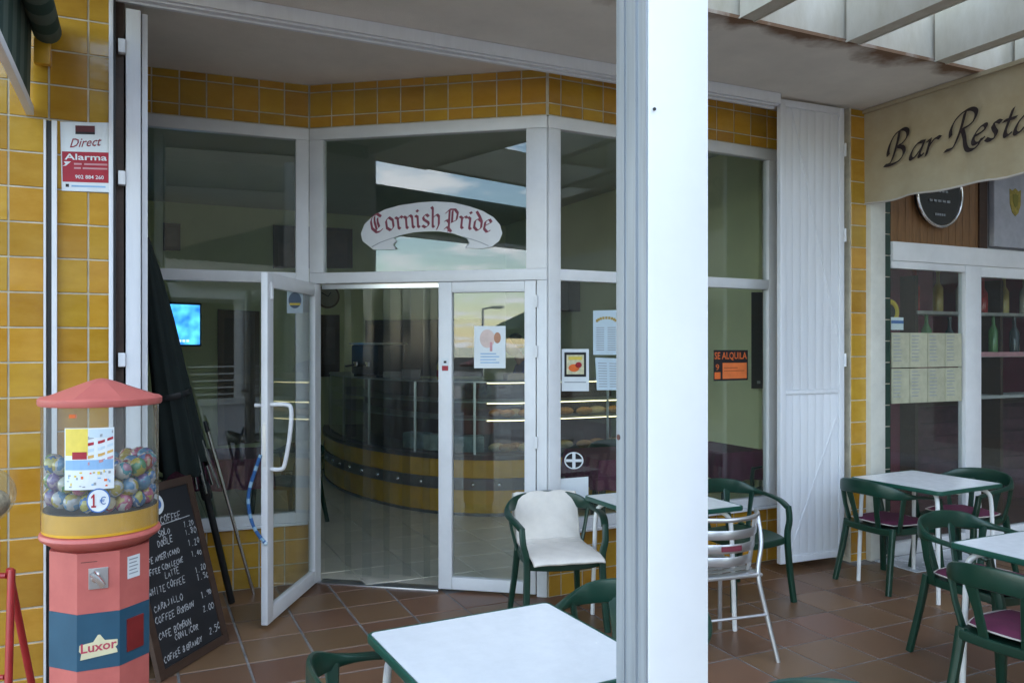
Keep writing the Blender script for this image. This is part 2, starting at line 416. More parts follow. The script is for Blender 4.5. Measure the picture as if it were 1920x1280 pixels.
# ---- soffit, upper storey, pergola
sf = MB(); sf.m = FM
sf.box((-2.62,-.95,SOF), (6.5,2.2,SOF+.02)).build('soffit', M_CEIL); so = C.objects['soffit']; struct(so)
m = M_CEIL.copy(); m.name = 'soffit_plaster_stained'; so.data.materials[0] = m; t = m.node_tree; b = t.nodes['Principled BSDF']
lk = [l for l in t.links if l.to_socket == b.inputs['Base Color']][0]; src = lk.from_socket
geo = N(t, 'ShaderNodeNewGeometry'); vm = N(t, 'ShaderNodeVectorMath', operation='DOT_PRODUCT'); vm.inputs[1].default_value = (SE, -CE, 0)
t.links.new(geo.outputs['Position'], vm.inputs[0])                       # damp stain creeping in from the drip edge
ad = N(t, 'ShaderNodeMath', operation='ADD'); ad.inputs[1].default_value = CE*OY; t.links.new(vm.outputs['Value'], ad.inputs[0])
ns = N(t, 'ShaderNodeTexNoise'); ns.inputs['Scale'].default_value = 3.2; ns.inputs['Detail'].default_value = 5; t.links.new(geo.outputs['Position'], ns.inputs['Vector'])
mm = N(t, 'ShaderNodeMath', operation='MULTIPLY_ADD'); mm.inputs[1].default_value = .55; t.links.new(ns.outputs['Fac'], mm.inputs[0]); t.links.new(ad.outputs[0], mm.inputs[2])
rp = N(t, 'ShaderNodeMapRange'); rp.inputs['From Min'].default_value = 1.07; rp.inputs['From Max'].default_value = 1.20; t.links.new(mm.outputs[0], rp.inputs['Value'])
mxs = N(t, 'ShaderNodeMixRGB'); mxs.inputs['Color2'].default_value = (.20,.115,.065,1); t.links.new(rp.outputs[0], mxs.inputs['Fac']); t.links.new(src, mxs.inputs['Color1'])
t.links.new(mxs.outputs[0], b.inputs['Base Color'])
us = thing('upper_storey', 'cream rendered storey above the arcade with stained fascia', 'building', mat=FM)
MB().box((-2.6,-.93,SOF+.022), (11,8.9,7.6)).build('wall', M_CREAM, us)
MB().box((-9,.06,SOF+.022), (-2.61,8.9,7.6)).build('side_wall', M_CREAM, us)
MB().box((-9.2,-1.15,7.61), (11.2,9.1,7.8)).build('roof', M_CREAM, us)
def beam(s, qa, qb, label, w_=.10, h_=.34, z=SOF+.003):
    t_ = thing('pergola_beam', label, 'beam', loc=F(s, qa, z), rotz=TH, group='concrete pergola beams')
    L = qb-qa
    bm = bmesh.new(); bmesh.ops.create_cube(bm, size=1)
    for v in bm.verts: v.co = Vector((v.co.x*w_, -L*(v.co.y+.5), (v.co.z+.5)*h_))
    bmesh.ops.bevel(bm, geom=bm.edges[:], offset=.008, segments=2, affect='EDGES')
    MB().bm(bm).build('beam', M_CREAM, t_, smooth=True); return t_
def cross(q, s_a, s_b, label, w_=.10, h_=.30):
    t_ = thing('pergola_cross_beam', label, 'beam', loc=F(s_a, q, SOF+.043), rotz=TH, group='pergola cross beams')
    MB().box((0,-w_/2,0), (s_b-s_a,w_/2,h_), .008).build('beam', M_CREAM, t_, smooth=True)
for k, (s, lab) in enumerate(((1.005,'concrete pergola beam nearest the white post, seen from below'),
                              (1.82,'middle concrete pergola beam above the folded shutter panel'),
                              (2.60,'concrete pergola beam ending just above the canvas sign'),
                              (3.40,'concrete pergola beam right of the canvas sign'),
                              (-2.5,'concrete pergola beam above the green roller screen'))):
    beam(s, .965 if s > -2 else .08, 4.2, lab)
for k in range(2): beam(4.2+.8*k, .965, 4.2, 'pale concrete pergola beam over the bar terrace')
cross(2.1, 1.06, 6.2, 'concrete cross beam joining the pergola beams at the top right', h_=.24)
cross(3.05, -2.44, 6.2, 'long front beam of the pergola carried by the white post')
cross(.6, -2.44, -2.40+.0, 'stub') if False else None

# ---- white post
pm = place(.318, 1.85, TH)
po = thing('terrace_post', 'broad white square post with a bare steel side, standing in the foreground', 'post', mat=pm)
MB().box((0,.002,0), (.171,.13,SOF+.35), .003).build('shaft', M_POST, po, smooth=True)
st = MB(); st.box((-.006,.006,0), (-.0005,.126,SOF+.3)); st.box((-.012,.040,0),(-.006,.046,SOF+.3)); st.box((-.010,.092,0),(-.006,.126,SOF+.3))
st.build('steel_channel', M_STEEL, po)
MB().lathe([(.004,0),(.004,.003)], 8).build('screw', M_BLACK, po).matrix_local = Matrix.Translation((.012,-.001,2.2)) @ Matrix.Rotation(R(90),4,'X')
MB().lathe([(.007,0),(.007,.006)], 8).build('bolt', P('rust',(.12,.05,.04),.8), po).matrix_local = Matrix.Translation((-.006,.115,1.43)) @ Matrix.Rotation(R(-90),4,'Y')

# ---- tiled piers on the arcade line
lw = thing('tiled_wall', 'yellow tiled wall on the left behind the capsule machines', 'wall', mat=FM)
MB().box((-3.8,.0,0), (-2.2,.30,SOF+.02)).build('backing', M_GROUT, lw)
tiling(lw, -3.795, -2.205, .002, SOF-.002, px=-2.475+.0, y=-.001)
MB().box((-2.199,.03,0), (-2.15,1.30,SOF-.01)).build('reveal', M_DARKBROWN, lw)
rw = thing('tiled_pier', 'narrow yellow tiled pier between the white shutter and the bar', 'pier', mat=FM)
MB().box((2.86,0,0), (3.045,.30,SOF)).build('backing', M_GROUT, rw)
tiling(rw, 2.865, 3.04, .002, SOF-.003, px=2.865, y=-.001)
rr = thing('return_wall', 'yellow tiled return wall behind the folded white shutter', 'wall', mat=FM)
MB().box((2.90,.31,0), (3.04,1.0,SOF)).build('backing', M_GROUT, rr)

# ---- shopfront walls (three facets)
sw = thing('shop_wall', 'yellow tiled wall above and below the three-sided shop window', 'wall', mat=Matrix.Identity(4))
FT, TR0, TR1, SILL = 3.17, 2.09, 2.165, .43
for k in range(3):
    fr = link('facet', None, sw); fr.matrix_local = BM[k]
    L = LL[k]
    MB().box((.002,0,FT+.003), (L-.002,.14,SOF)).build('backing', M_GROUT, fr)
    ph = {0: L, 1: 0.0, 2: .10}[k]
    tiling(fr, .004, L-.004, FT+.005, SOF-.001, px=ph, pz=3.255, y=-.001)
    if k != 1:
        MB().box((.002,0,0), (L-.002,.14,SILL)).build('backing', M_GROUT, fr)
        tiling(fr, .004, (L if k == 0 else L)-.004, .003, SILL-.018, px=ph, pz=.145, y=-.001)
        if k == 2:
            x1 = loc(BM[2], PB[2], 1455, 600).x
            MB().box((x1+.002,0,SILL), (L-.002,.14,FT+.003)).build('backing', M_GROUT, fr)
            tiling(fr, x1+.004, L-.004, SILL, FT+.003, px=x1+.004, pz=.063, y=-.001)

def rail(b, x0, x1, z0, z1, y0=-.012, y1=.05): b.box((x0,y0,z0), (x1,y1,z1), .004); return b
def piece(name, parent, x0, x1, z0, z1, y0=-.012, y1=.05, mat=None):
    return rail(MB(), x0, x1, z0, z1, y0, y1).build(name, mat or M_WHITE, parent, smooth=True)
def pane(parent, x0, x1, z0, z1, y=.018, mat=None):
    b = MB(); b.box((x0-.006,y,z0-.006), (x1+.006,y+.006,z1+.006)); return b.build('pane', mat or M_GLASS, parent)
# left facet window
wl = thing('shop_window', 'white framed window left of the open shop door', 'window', mat=BM[0]); L = LL[0]
xr = L-.092
piece('top_rail', wl, .0, L-.004, 3.09, FT); piece('transom_rail', wl, .07, xr, TR0, TR1, -.010); piece('bottom_rail', wl, .07, xr, SILL+.002, .50, -.010)
piece('sill', wl, .0, L-.012, SILL-.016, SILL+.001, -.03, .04); piece('stile', wl, 0, .07, SILL+.002, 3.089, -.011); piece('stile', wl, xr, L-.004, SILL+.002, 3.089, -.011)
pane(wl, .07, xr, TR1, 3.09); pane(wl, .07, xr, .50, TR0)
# middle facet: doorway
L = LL[1]
dw = thing('shop_doorway', 'white framed glazed doorway below the arched shop sign', 'doorway', mat=BM[1])
xo = loc(BM[1], PB[1], 597, 600).x; xu0 = loc(BM[1], PB[1], 607, 400).x; xu1 = loc(BM[1], PB[1], 987, 400).x
xl = loc(BM[1], PB[1], 823, 700).x; xd = loc(BM[1], PB[1], 1005, 700).x
g0 = loc(BM[1], PB[1], 848, 700).x; g1 = loc(BM[1], PB[1], 984, 700).x
piece('top_rail', dw, .004, L-.004, 3.09, FT); piece('transom_rail', dw, .004, L-.004, TR0, TR1, -.013)
piece('stile', dw, .004, xu0, TR1+.001, 3.089, -.011); piece('stile', dw, xu1, L-.004, TR1+.001, 3.089, -.011)
piece('stile', dw, .004, xo-.004, .004, TR0-.001, -.011); piece('stile', dw, xd+.006, L-.004, .004, TR0-.001, -.011)
pane(dw, xu0, xu1, TR1, 3.09)
piece('threshold', dw, xo, xl, -.006, .012, -.02, .09, M_ALU)
fd = thing('fixed_door_leaf', 'closed narrow white framed glass door leaf with a poster', 'door', mat=BM[1] @ Matrix.Translation((0,-.002,0)))
piece('stile', fd, xl, g0, .02, TR0-.004, -.012, .04); piece('stile', fd, g1, xd, .02, TR0-.004, -.012, .04)
piece('rail', fd, g0+.001, g1-.001, TR0-.075, TR0-.004, -.011, .039); piece('rail', fd, g0+.001, g1-.001, .02, .10, -.011, .039)
pane(fd, g0, g1, .10, TR0-.075)
for z in (.35, 1.02, 1.62, 1.95):
    MB().box((xd-.004,-.026,z-.04), (xd+.014,-.0125,z+.04), .003).build('hinge', M_WHITE, fd)
# open leaf
OM = BM[1] @ Matrix.Translation((xo-.008,-.022,0)); hp = OM.to_translation()
DA = math.atan2(-.93, -.085); W_ = .90
od = thing('open_door_leaf', 'open white framed glass door standing ajar with D handle', 'door', mat=Matrix.Translation(hp) @ Matrix.Rotation(DA, 4, 'Z'))
DT = 2.085
for x0, x1 in ((0,.075), (W_-.09,W_)): piece('stile', od, x0, x1, .025, DT, -.02, .02)
piece('rail', od, .076, W_-.091, DT-.085, DT-.001, -.019, .019); piece('rail', od, .076, W_-.091, .025, .115, -.019, .019)
pane(od, .075, W_-.09, .115, DT-.085, y=-.003)
for sy in (1, -1):
    hx = W_-.045; y0 = sy*.02
    if sy < 0:
        MB().tube([(hx,y0,1.305),(hx,y0-.055,1.305)], .012, 10).build('door_knob', M_WHITE, od, smooth=True); continue
    pts = catmull([(hx,y0,1.31),(hx,y0+sy*.09,1.31),(hx+.0,y0+sy*.125,1.28),(hx-.0,y0+sy*.115,1.12),(hx,y0+sy*.085,.96),(hx,y0+sy*.06,.93),(hx,y0,.93)], 5)
    MB().tube(pts, .013, 10).build('handle', M_WHITE, od, smooth=True)
MB().box((W_+.0005,-.010,.95), (W_+.003,.010,1.20)).build('lock_plate', M_ALU, od)
MB().box((W_-.06,.0205,1.93), (W_-.035,.034,2.03), .004).build('closer_block', M_WHITE, od)
# right facet window
L = LL[2]; wr = thing('shop_window', 'white framed window to the right of the shop door, partly behind the post', 'window', mat=BM[2])
a0 = loc(BM[2], PB[2], 1050, 600).x; a1 = loc(BM[2], PB[2], 1440, 600).x; a2 = loc(BM[2], PB[2], 1455, 600).x; am = loc(BM[2], PB[2], 1245, 600).x
piece('top_rail', wr, .004, a2, 3.09, FT); piece('transom_rail', wr, a0, a1, TR0, TR1, -.010); piece('bottom_rail', wr, a0, a1, SILL+.002, .50, -.010)
piece('sill', wr, .012, a2, SILL-.016, SILL+.001, -.05, .04)
for x0, x1 in ((.004,a0), (a1,a2), (am-.03,am+.03)):
    if x0 == am-.03:
        piece('mullion', wr, x0, x1, .501, TR0-.001, -.009); piece('mullion', wr, x0, x1, TR1+.001, 3.089, -.009)
    else: piece('stile', wr, x0, x1, SILL+.002, 3.089, -.011)
for z0, z1 in ((.50,TR0), (TR1,3.09)):
    pane(wr, a0, am-.03, z0, z1); pane(wr, am+.03, a1, z0, z1)

# ---- strip curtain in the open doorway
cu = thing('strip_curtain', 'clear plastic strip curtain hanging in the open doorway', 'curtain', mat=BM[1])
MB().box((xo+.005,.045,TR0-.035), (xl-.005,.065,TR0-.002)).build('hanging_rail', M_ALU, cu)
x = xo+.01; k = 0
while x < xl-.12:
    w_ = .20; x1 = min(x+w_, xl-.004); y = .075+(k % 2)*.012; n = 6; z0 = random.uniform(.03,.07)
    b = MB(); vs = []; fs = []
    for z in (z0, .7, 1.4, TR0-.02):
        sway = random.uniform(-.008,.008)*(1-(z/TR0))
        for i in range(n+1): u = i/n; vs.append((lerp(x,x1,u)+sway, y+.012*(1-(2*u-1)**2)*(1-.3*z/2), z))
    for j in range(3):
        for i in range(n): a = j*(n+1)+i; fs.append((a, a+1, a+n+2, a+n+1))
    b.add(vs, fs).build('strip', M_PVC, cu, smooth=True); x += .145; k += 1

# ---- shutter track and folding shutter panels
tk = thing('shutter_track', 'white sliding shutter track along the soffit', 'track', mat=FM)
for y0, y1, z0 in ((-.050,-.028,3.405), (-.024,.012,3.395), (.016,.040,3.385)):
    MB().box((-2.19,y0,z0), (2.12,y1,SOF-.002)).build('rail', M_WHITE2, tk)
fp = place(1.955, 5.865, math.atan2(.245,.571)); PW = .618
sp = thing('folding_shutter', 'tall white slatted folding shutter panel beside the tiled pier', 'shutter', mat=fp)
z0, z1 = .06, 3.462
for x0, x1 in ((0,.05), (PW-.05,PW)): MB().box((x0,-.02,z0), (x1,.02,z1), .004).build('stile', M_WHITE2, sp, smooth=True)
for za, zb in ((z0,z0+.05), (z1-.05,z1), (1.30,1.33)): MB().box((.0505,-.0185,za), (PW-.0505,.018,zb), .003).build('rail', M_WHITE2, sp, smooth=True)
ns_ = 7
for i in range(ns_):
    x0 = .051+i*(PW-.102)/ns_; x1 = .051+(i+1)*(PW-.102)/ns_-.0015
    for za, zb in ((z0+.051,1.299), (1.331,z1-.051)): MB().box((x0,-.009,za), (x1,.010,zb), .0025).build('slat', M_WHITE2, sp, smooth=True)
def diag(xa, za, xb, zb):
    d = Vector((xb-xa,0,zb-za)); n_ = Vector((-d.z,0,d.x)).normalized()*.006
    a, b_ = Vector((xa,-.0095,za)), Vector((xb,-.0095,zb))
    MB().prism([a-n_, b_-n_, b_+n_, a+n_], (0,-.005,0)).build('brace', M_WHITE2, sp)
diag(.12,3.4,.55,1.75); diag(.10,.14,.55,1.12)
for z in (.55,1.5,2.45,3.1):
    MB().lathe([(.011,0),(.011,.10)], 10).build('hinge', M_WHITE2, sp, smooth=True, loc=(PW+.012,-.014,z))
p = PF.hit(250, 600)
for j in range(2):
    lab = ('edge of the folded white shutter at the left end of the track','second folded white shutter tucked beside the first at the left')[j]
    t_ = thing('folded_shutter', lab, 'shutter', loc=(p.x,p.y,0) if j == 0 else (p.x+.030,p.y+.06,0), rotz=TH+R(2 if j == 0 else 3))
    w2 = .034 if j == 0 else .014
    MB().box((-w2,.0,.06), (w2,.05,3.35), .004).build('stile', M_WHITE2, t_, smooth=True)
    MB().box((-w2*.8,.46,.06), (w2*.8,.51,3.35), .004).build('stile', M_WHITE2, t_, smooth=True)
    for i in range(6):
        MB().box((-w2*.4,.051+i*.068,.08), (w2*.4,.051+i*.068+.066,3.33)).build('slat', M_WHITE2, t_)
    if j == 0:
        for z in (.6,1.55,2.46,3.12):
            MB().box((-w2-.035,-.012,z), (-w2-.001,.03,z+.07), .004).build('bracket', M_WHITE2, t_)

# ---- green roller side screen, its guide rail
gm = FM @ Matrix.Translation((-2.50,0,0))
M_STRIPE = P('green_stripe_canvas', (.012,.045,.035), .85, var=.1)
M_STRIPE2 = P('grey_green_stripe_canvas', (.07,.105,.085), .85, var=.1)
gs = thing('roller_screen', 'dark green striped canvas side screen half rolled under the beam at top left', 'awning', mat=gm)
for i in range(24):
    b = MB(); b.tube([(.02,-.05-i*.12,3.16),(.02,-.05-(i+1)*.12,3.16)], .062 if i % 2 else .0625, 18)
    b.build('roll_band', M_STRIPE if i % 2 else M_STRIPE2, gs, smooth=True)
    y0, y1 = -.05-i*.12, -.05-(i+1)*.12
    b = MB(); b.add([(-.043,y0,3.16),(-.043,y1,3.16),(-.05,y1,2.80),(-.05,y0,2.80)], [(0,1,2,3)])
    b.build('stripe', M_STRIPE if i % 2 else M_STRIPE2, gs)
MB().box((-.068,-2.95,2.755), (-.036,-.02,2.80), .004).build('bottom_bar', M_WHITE2, gs, smooth=True)
MB().box((-.035,-.055,3.00), (.035,-.012,3.12), .008).build('bracket', M_YEL, gs, smooth=True)
gr = thing('screen_guide', 'white aluminium guide channel with a dark slot on the tiled wall', 'guide rail', mat=FM @ Matrix.Translation((PF.hit(97,600)-FM.to_translation()).dot(Vector((CE,SE,0)))*Vector((1,0,0))))
MB().box((-.032,-.03,0), (-.022,-.012,2.74)).build('flange', M_WHITE, gr); MB().box((.002,-.03,0), (.024,-.012,2.74)).build('flange', M_WHITE, gr)
MB().box((-.021,-.018,0), (.001,-.0125,2.74)).build('slot', M_BLACK, gr)
ed = thing('edge_trim', 'narrow white corner trim at the right edge of the left tiled wall', 'trim', mat=FM)
MB().box((-2.216,-.03,0), (-2.196,-.012,SOF-.01), .003).build('strip', M_WHITE2, ed, smooth=True)
MB().box((-2.196,-.024,0), (-2.186,.02,SOF-.01)).build('seal', M_BLACK, ed)

# ---- interior shell
BACK = -6.4
ib = [A0+Vector((.06,.2,0)), A1+Vector((.02,.14,0)), A2+Vector((.02,.14,0)), A3+Vector((0,.14,0))]
plan = [ib[0].xy, ib[1].xy, ib[2].xy, ib[3].xy, F(2.9,-1.5).xy, F(2.9,BACK).xy, F(-2.15,BACK).xy]
def lw_(a, b, z0, z1, th, name, mat):
    d = (b-a).normalized(); n_ = Vector((-d.y,d.x,0))*th
    o = MB().prism([a+Vector((0,0,z0)), b+Vector((0,0,z0)), b+n_+Vector((0,0,z0)), a+n_+Vector((0,0,z0))], (0,0,z1-z0)).build(name, mat); return struct(o)
lw_(F(3.1,BACK), F(-2.3,BACK), 0, 3.47, -.1, 'interior_wall_back', M_IWALL)
C.objects['interior_wall_back'].location = (0,0,0)
lw_(F(-2.148,BACK-.1), F(-2.148,-1.31), 0, 3.47, -.1, 'interior_wall_left', M_IWALL)
lw_(F(2.88,-1.02), F(2.88,BACK-.1), 0, 3.47, -.1, 'interior_wall_right', M_IWALL)
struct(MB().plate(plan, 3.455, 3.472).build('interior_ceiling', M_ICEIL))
fi = bpy.data.objects.new('interior_floor', None); C.objects.link(fi); struct(fi)
fplan = [A0.xy+Vector((.05,.1)), A1.xy+Vector((.01,.05)), A2.xy+Vector((.01,.05)), A3.xy+Vector((0,.1)), F(2.9,-1.5).xy, F(2.9,BACK).xy, F(-2.15,BACK).xy]
MB().plate(fplan, -.004, .0065).build('bed', M_CGROUT, fi)
IP = .41; im = tile_mesh(IP-.006, IP-.006, 'inner'); edge = MB()
for i in range(-6, 8):
    for j in range(0, 16):
        s, q = -.05+i*IP, -.75-(j)*IP
        p = F(s, q)
        ins = min((BM[k].inverted() @ p).y for k in range(3) if (BM[k].inverted() @ p).x > -.3 and (BM[k].inverted() @ p).x < LL[k]+.3) if any(-.3 < (BM[k].inverted() @ p).x < LL[k]+.3 for k in range(3)) else 1
        if q < BACK+.2 or s < -1.95 or s > 2.7: continue
        if ins > .27:
            o = link('tile', im, fi, (p.x,p.y,.002)); o.rotation_euler = (0,0,TH)
MB().plate([fplan[0], fplan[1], fplan[2], fplan[3], F(2.8,-1.5).xy, F(1.2,-1.1).xy, F(.2,-1.15).xy, F(-.6,-1.5).xy, F(-1.5,-1.45).xy, F(-2.1,-1.5).xy], .0068, .0095).build('edge_tiles', M_CTILE, fi)
# ------------------------------------------------------------------ the bar next door
M_TILEREFL = P('dark_green_reflection', (.02,.05,.035), .2, var=.15)
M_BURGW = P('burgundy_panel', (.22,.022,.06), .5, var=.1)
M_SLATE = P('maroon_boards', (.10,.035,.05), .7, var=.3, scale=6)
sb0 = (FM.inverted() @ PF.hit(1622,600)).x; sb1 = (FM.inverted() @ PF.hit(1650,600)).x
sg0 = (FM.inverted() @ PF.hit(1670,600)).x; sm0 = (FM.inverted() @ PF.hit(1806,600)).x; sm1 = (FM.inverted() @ PF.hit(1835,600)).x
bf = thing('bar_shopfront', 'white framed glass front of the bar under the canvas sign', 'shopfront', mat=FM)
M_CREAMP = P('cream_paint', (.66,.64,.56), .5, var=.08)
MB().box((sb0+.004,-.05,0), (sb1,.06,3.4), .004).build('corner_post', M_CREAMP, bf, smooth=True)
MB().box((sb1+.001,-.02,0), (sb1+.028,.03,3.4)).build('dark_jamb', P('grey_jamb',(.16,.18,.22),.4), bf)
for i in range(18):
    MB().box((sb1+.030,-.01,.02+i*.168), (sg0-.012,.03,.02+i*.168+.160), .003).build('tile', M_TILEREFL, bf)  # reflection of the tiled pier in the side glass, modelled as green tiles
MB().box((sb1+.029,.0,0), (sg0-.0115,.028,3.4)).build('reflection_bed', M_GROUT, bf)
MB().box((sg0-.01,-.03,2.33), (7.0,.05,2.48), .005).build('header', M_WHITE, bf, smooth=True)
MB().box((sm0,-.025,.05), (sm1,.045,2.329), .005).build('mullion', M_WHITE, bf, smooth=True)
MB().box((sg0-.01,-.02,2.27), (sm0,.04,2.329), .004).build('rail', M_WHITE, bf, smooth=True)
MB().box((sm1,-.02,2.24), (6.9,.04,2.329), .004).build('rail', M_WHITE, bf, smooth=True)
MB().box((sg0-.01,-.025,0), (sm0-.001,.045,.10), .004).build('bottom_rail', M_WHITE, bf, smooth=True)
MB().box((sm1+.001,-.025,0), (6.9,.045,.10), .004).build('bottom_rail', M_WHITE, bf, smooth=True)
MB().box((sg0-.01,.01,.10), (sm0,.016,2.27)).build('pane', M_GLASS, bf); MB().box((sm1,.01,.10), (6.9,.016,2.24)).build('pane', M_GLASS, bf)
x = sg0-.005
sw1 = (FM.inverted() @ PF.hit(1833,400)).x
while x < sw1:
    MB().box((x,-.005,2.481), (min(x+.085,sw1)-.003,.02,3.42), .003).build('plank', M_WOOD, bf, smooth=True); x += .085
MB().box((sw1,-.02,2.481), (sw1+.10,.03,3.42), .004).build('frame_post', M_DARKBROWN, bf, smooth=True)
MB().box((sw1+.101,.0,2.481), (7.0,.03,3.42)).build('fascia', P('grey_fascia',(.35,.36,.38),.6), bf)
# structure of the bar room
for nm, a, b_ in (('bar_wall_back', (3.06,-3.2), (8,-3.2)), ('bar_wall_left', (3.06,-.06), (3.06,-3.2)), ('bar_wall_right', (8,-3.2), (8,-.06))):
    A_, B_ = F(*b_), F(*a)
    lw_(A_, B_, 0, 3.47, -.08 if nm != 'bar_wall_back' else -.08, nm, M_BURGW)
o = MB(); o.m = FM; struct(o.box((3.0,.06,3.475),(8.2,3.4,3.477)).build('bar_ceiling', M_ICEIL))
o = MB(); o.m = FM; struct(o.box((3.05,.0,-.008),(8.0,3.3,.004)).build('bar_floor', P('dark_red_floor',(.10,.05,.045),.5,var=.2), None))
o = MB(); o.m = FM; st_ = struct(o.box((3.06,-.42,-.006),(4.05,-.055,.008),.002).build('doorstep', P('pale_marble',(.55,.58,.62),.25,var=.06)))
pt = thing('burgundy_screen', 'burgundy panelled screen just inside the left bar window', 'partition', mat=FM @ Matrix.Translation((3.09,.75,.005)))
MB().box((0,0,0),(sm0-3.09+.25,.05,2.3)).build('board', M_BURGW, pt)
for k in range(3):
    MB().box((.10+.30*k,-.02,.12),(.34+.30*k,-.001,1.05),.006).build('panel', M_BURGW, pt, smooth=True); MB().box((.10+.30*k,-.02,1.15),(.34+.30*k,-.001,2.15),.006).build('panel', M_BURGW, pt, smooth=True)
# bar interior things
sh = thing('bottle_shelf', 'dark back-bar shelf unit seen through the bar window', 'shelf', mat=FM @ Matrix.Translation((4.35,.72,0)))
for z in (1.15,1.55,1.95): MB().box((0,-.14,z), (2.4,.14,z+.03)).build('shelf_board', P('pale_board',(.45,.44,.42),.5), sh)
for x in (0,1.2,2.4): MB().box((x-.02,-.13,0), (x+.02,.141,2.3)).build('upright', M_DARKBROWN, sh)
MB().box((0,-.15,1.555), (2.4,-.1405,1.60)).build('shelf_edge', M_PINKINK, sh)
cols = [(.45,.03,.03),(.10,.25,.08),(.5,.38,.12),(.05,.06,.07),(.55,.5,.45),(.30,.10,.02)]
wordc = ['red','green','amber','black','white','brown']
for i in range(14):
    c = i % 6; sz = random.uniform(.9,1.15)
    b = MB(); b.lathe([(.034,0),(.036,.02),(.036,.16*sz),(.014,.20*sz),(.013,.27*sz),(.016,.272*sz),(.016,.285*sz)], 12)
    x = .06+.16*i; z = 1.581 if i % 2 else 1.981
    o = b.build('bottle', P('bottle_'+wordc[c], cols[c], .15), None, smooth=True); o.matrix_world = FM @ Matrix.Translation((4.35+x,.66,z)) @ Matrix.Scale(1.25,4)
    tag(o, f'small {wordc[c]} bottle on the '+('upper' if i % 2 == 0 else 'lower')+' shelf inside the bar', 'bottle', 'bottles on the back-bar shelf'); o['kind'] = 'thing'
cb = thing('bar_counter', 'dark maroon bar counter behind the right bar window', 'counter', mat=FM @ Matrix.Translation((4.45,1.1,0)))
MB().box((0,0,.005), (2.6,.5,1.05), .01).build('body', M_SLATE, cb, smooth=True); MB().box((-.05,-.06,1.051), (2.65,.55,1.09), .01).build('counter_top', M_DARKBROWN, cb, smooth=True)
for i in range(7): MB().box((.02,-.02,.08+i*.135), (2.58,-.002,.08+i*.135+.12), .006).build('board', M_SLATE, cb, smooth=True)
# menu board on the glass
def on(M, s, z, y=-.03): return M @ Vector((s, y, z))
bm_ = thing('menu_display', 'pale yellow menu of eight plastic pages on the bar window', 'menu', mat=FM)
M_MENU = P('yellowed_menu_paper', (.50,.49,.35), .3, var=.12, scale=12, rnd=.06)
M_PLAST = glass('menu_plastic', tint=(.95,.95,.92), f0=.06, rough=.08)
s1 = (FM.inverted() @ PF.hit(1671,700)).x; s2 = (FM.inverted() @ PF.hit(1803,700)).x
for j in range(2):
    for i in range(4):
        xa = lerp(s1,s2,i/4)+.004; xb = lerp(s1,s2,(i+1)/4)-.004; za = 1.20+j*.285; zb = za+.277
        pg = MB().box((xa,-.004,za), (xb,.008,zb), .002).build('page', M_MENU, bm_)
        for k in range(8):
            zz = zb-.03-.028*k
            MB().add([(xa+.015,-.0055,zz),(xa+.015+random.uniform(.06,.11),-.0055,zz),(xa+.1,-.0055,zz+.008),(xa+.015,-.0055,zz+.008)], [(0,1,2,3)]).build('print_line', M_GREYINK, pg)
# yellow ring, blue card, round sign, crest sign
b = MB(); b.tube([(.085*math.cos(a),0,.085*math.sin(a)) for a in [2*math.pi*k/28 for k in range(28)]], .022, 10, closed=True)
ring = thing('yellow_ring', 'yellow and black ring hanging from a cord in the bar window', 'ring', mat=FM @ Matrix.Translation((sg0+.10,.10,1.93)))
b.build('ring', P('yellow_rubber',(.6,.42,.02),.6), ring, smooth=True)
MB().lathe([(.062,-.01),(.062,.01)], 24).build('centre', M_BLACK, ring, smooth=True).rotation_euler = (R(90),0,0)
MB().tube([(0,0,.1),(0,0,.42)], .004, 6).build('cord', M_BLACK, ring)
bc = thing('blue_card', 'small white and blue card above the menu in the bar window', 'card', mat=FM @ Matrix.Translation((sg0+.03,.02,1.785)))
MB().box((0,0,0), (.14,.004,.10)).build('backing', M_PAPER, bc); MB().box((.0,-.0015,.05), (.14,-.0005,.075)).build('stripe', M_BLUEINK, bc)
rs = thing('round_sign', 'round black sign with a chrome rim below the canvas sign', 'sign', mat=FM @ Matrix.Translation((sg0+.50,-.035,2.89)))
dsk = MB().lathe([(.255,-.02),(.255,.02)], 40).build('disc', P('black_enamel',(.012,.014,.016),.2), rs, smooth=True); dsk.rotation_euler = (R(90),0,0)
MB().tube([(.265*math.cos(a),-.02,.265*math.sin(a)) for a in [2*math.pi*k/40 for k in range(40)]], .013, 10, closed=True).build('rim', M_CHROME, rs, smooth=True)
prs = planeof(FM, .057)
for zz, wd in ((2.90,.2),(2.82,.26),(2.71,.13)):
    for k in range(5):
        xx = sg0+.5-wd/2+k*wd/5; MB().box((xx,-.0605,zz), (xx+wd/5*.72,-.0595,zz+.018)).build('lettering', M_GREYINK, rs, world=False).matrix_local = MATRIX[rs.name].inverted() @ FM
cs = thing('crest_sign', 'grey light-box sign with a yellow shield emblem at the right edge', 'sign', mat=FM @ Matrix.Translation((sw1+.13,-.06,2.50)))
MB().box((0,0,0), (1.1,.05,.9), .01).build('panel', P('pale_grey_panel',(.42,.43,.47),.4), cs, smooth=True)
shp = [(-.075,.10),(-.04,.085),(0,.11),(.04,.085),(.075,.10),(.07,-.03),(.04,-.10),(0,-.13),(-.04,-.10),(-.07,-.03)]
MB().prism([(x+.27,-.001,z+.40) for x,z in shp], (0,-.004,0)).build('shield', P('gold_print',(.42,.33,.06),.5,var=.25,scale=40), cs)
MB().prism([(x*.5+.27,-.0055,z*.5+.41) for x,z in shp], (0,-.002,0)).build('shield_charge', P('olive_print',(.22,.20,.03),.5), cs)

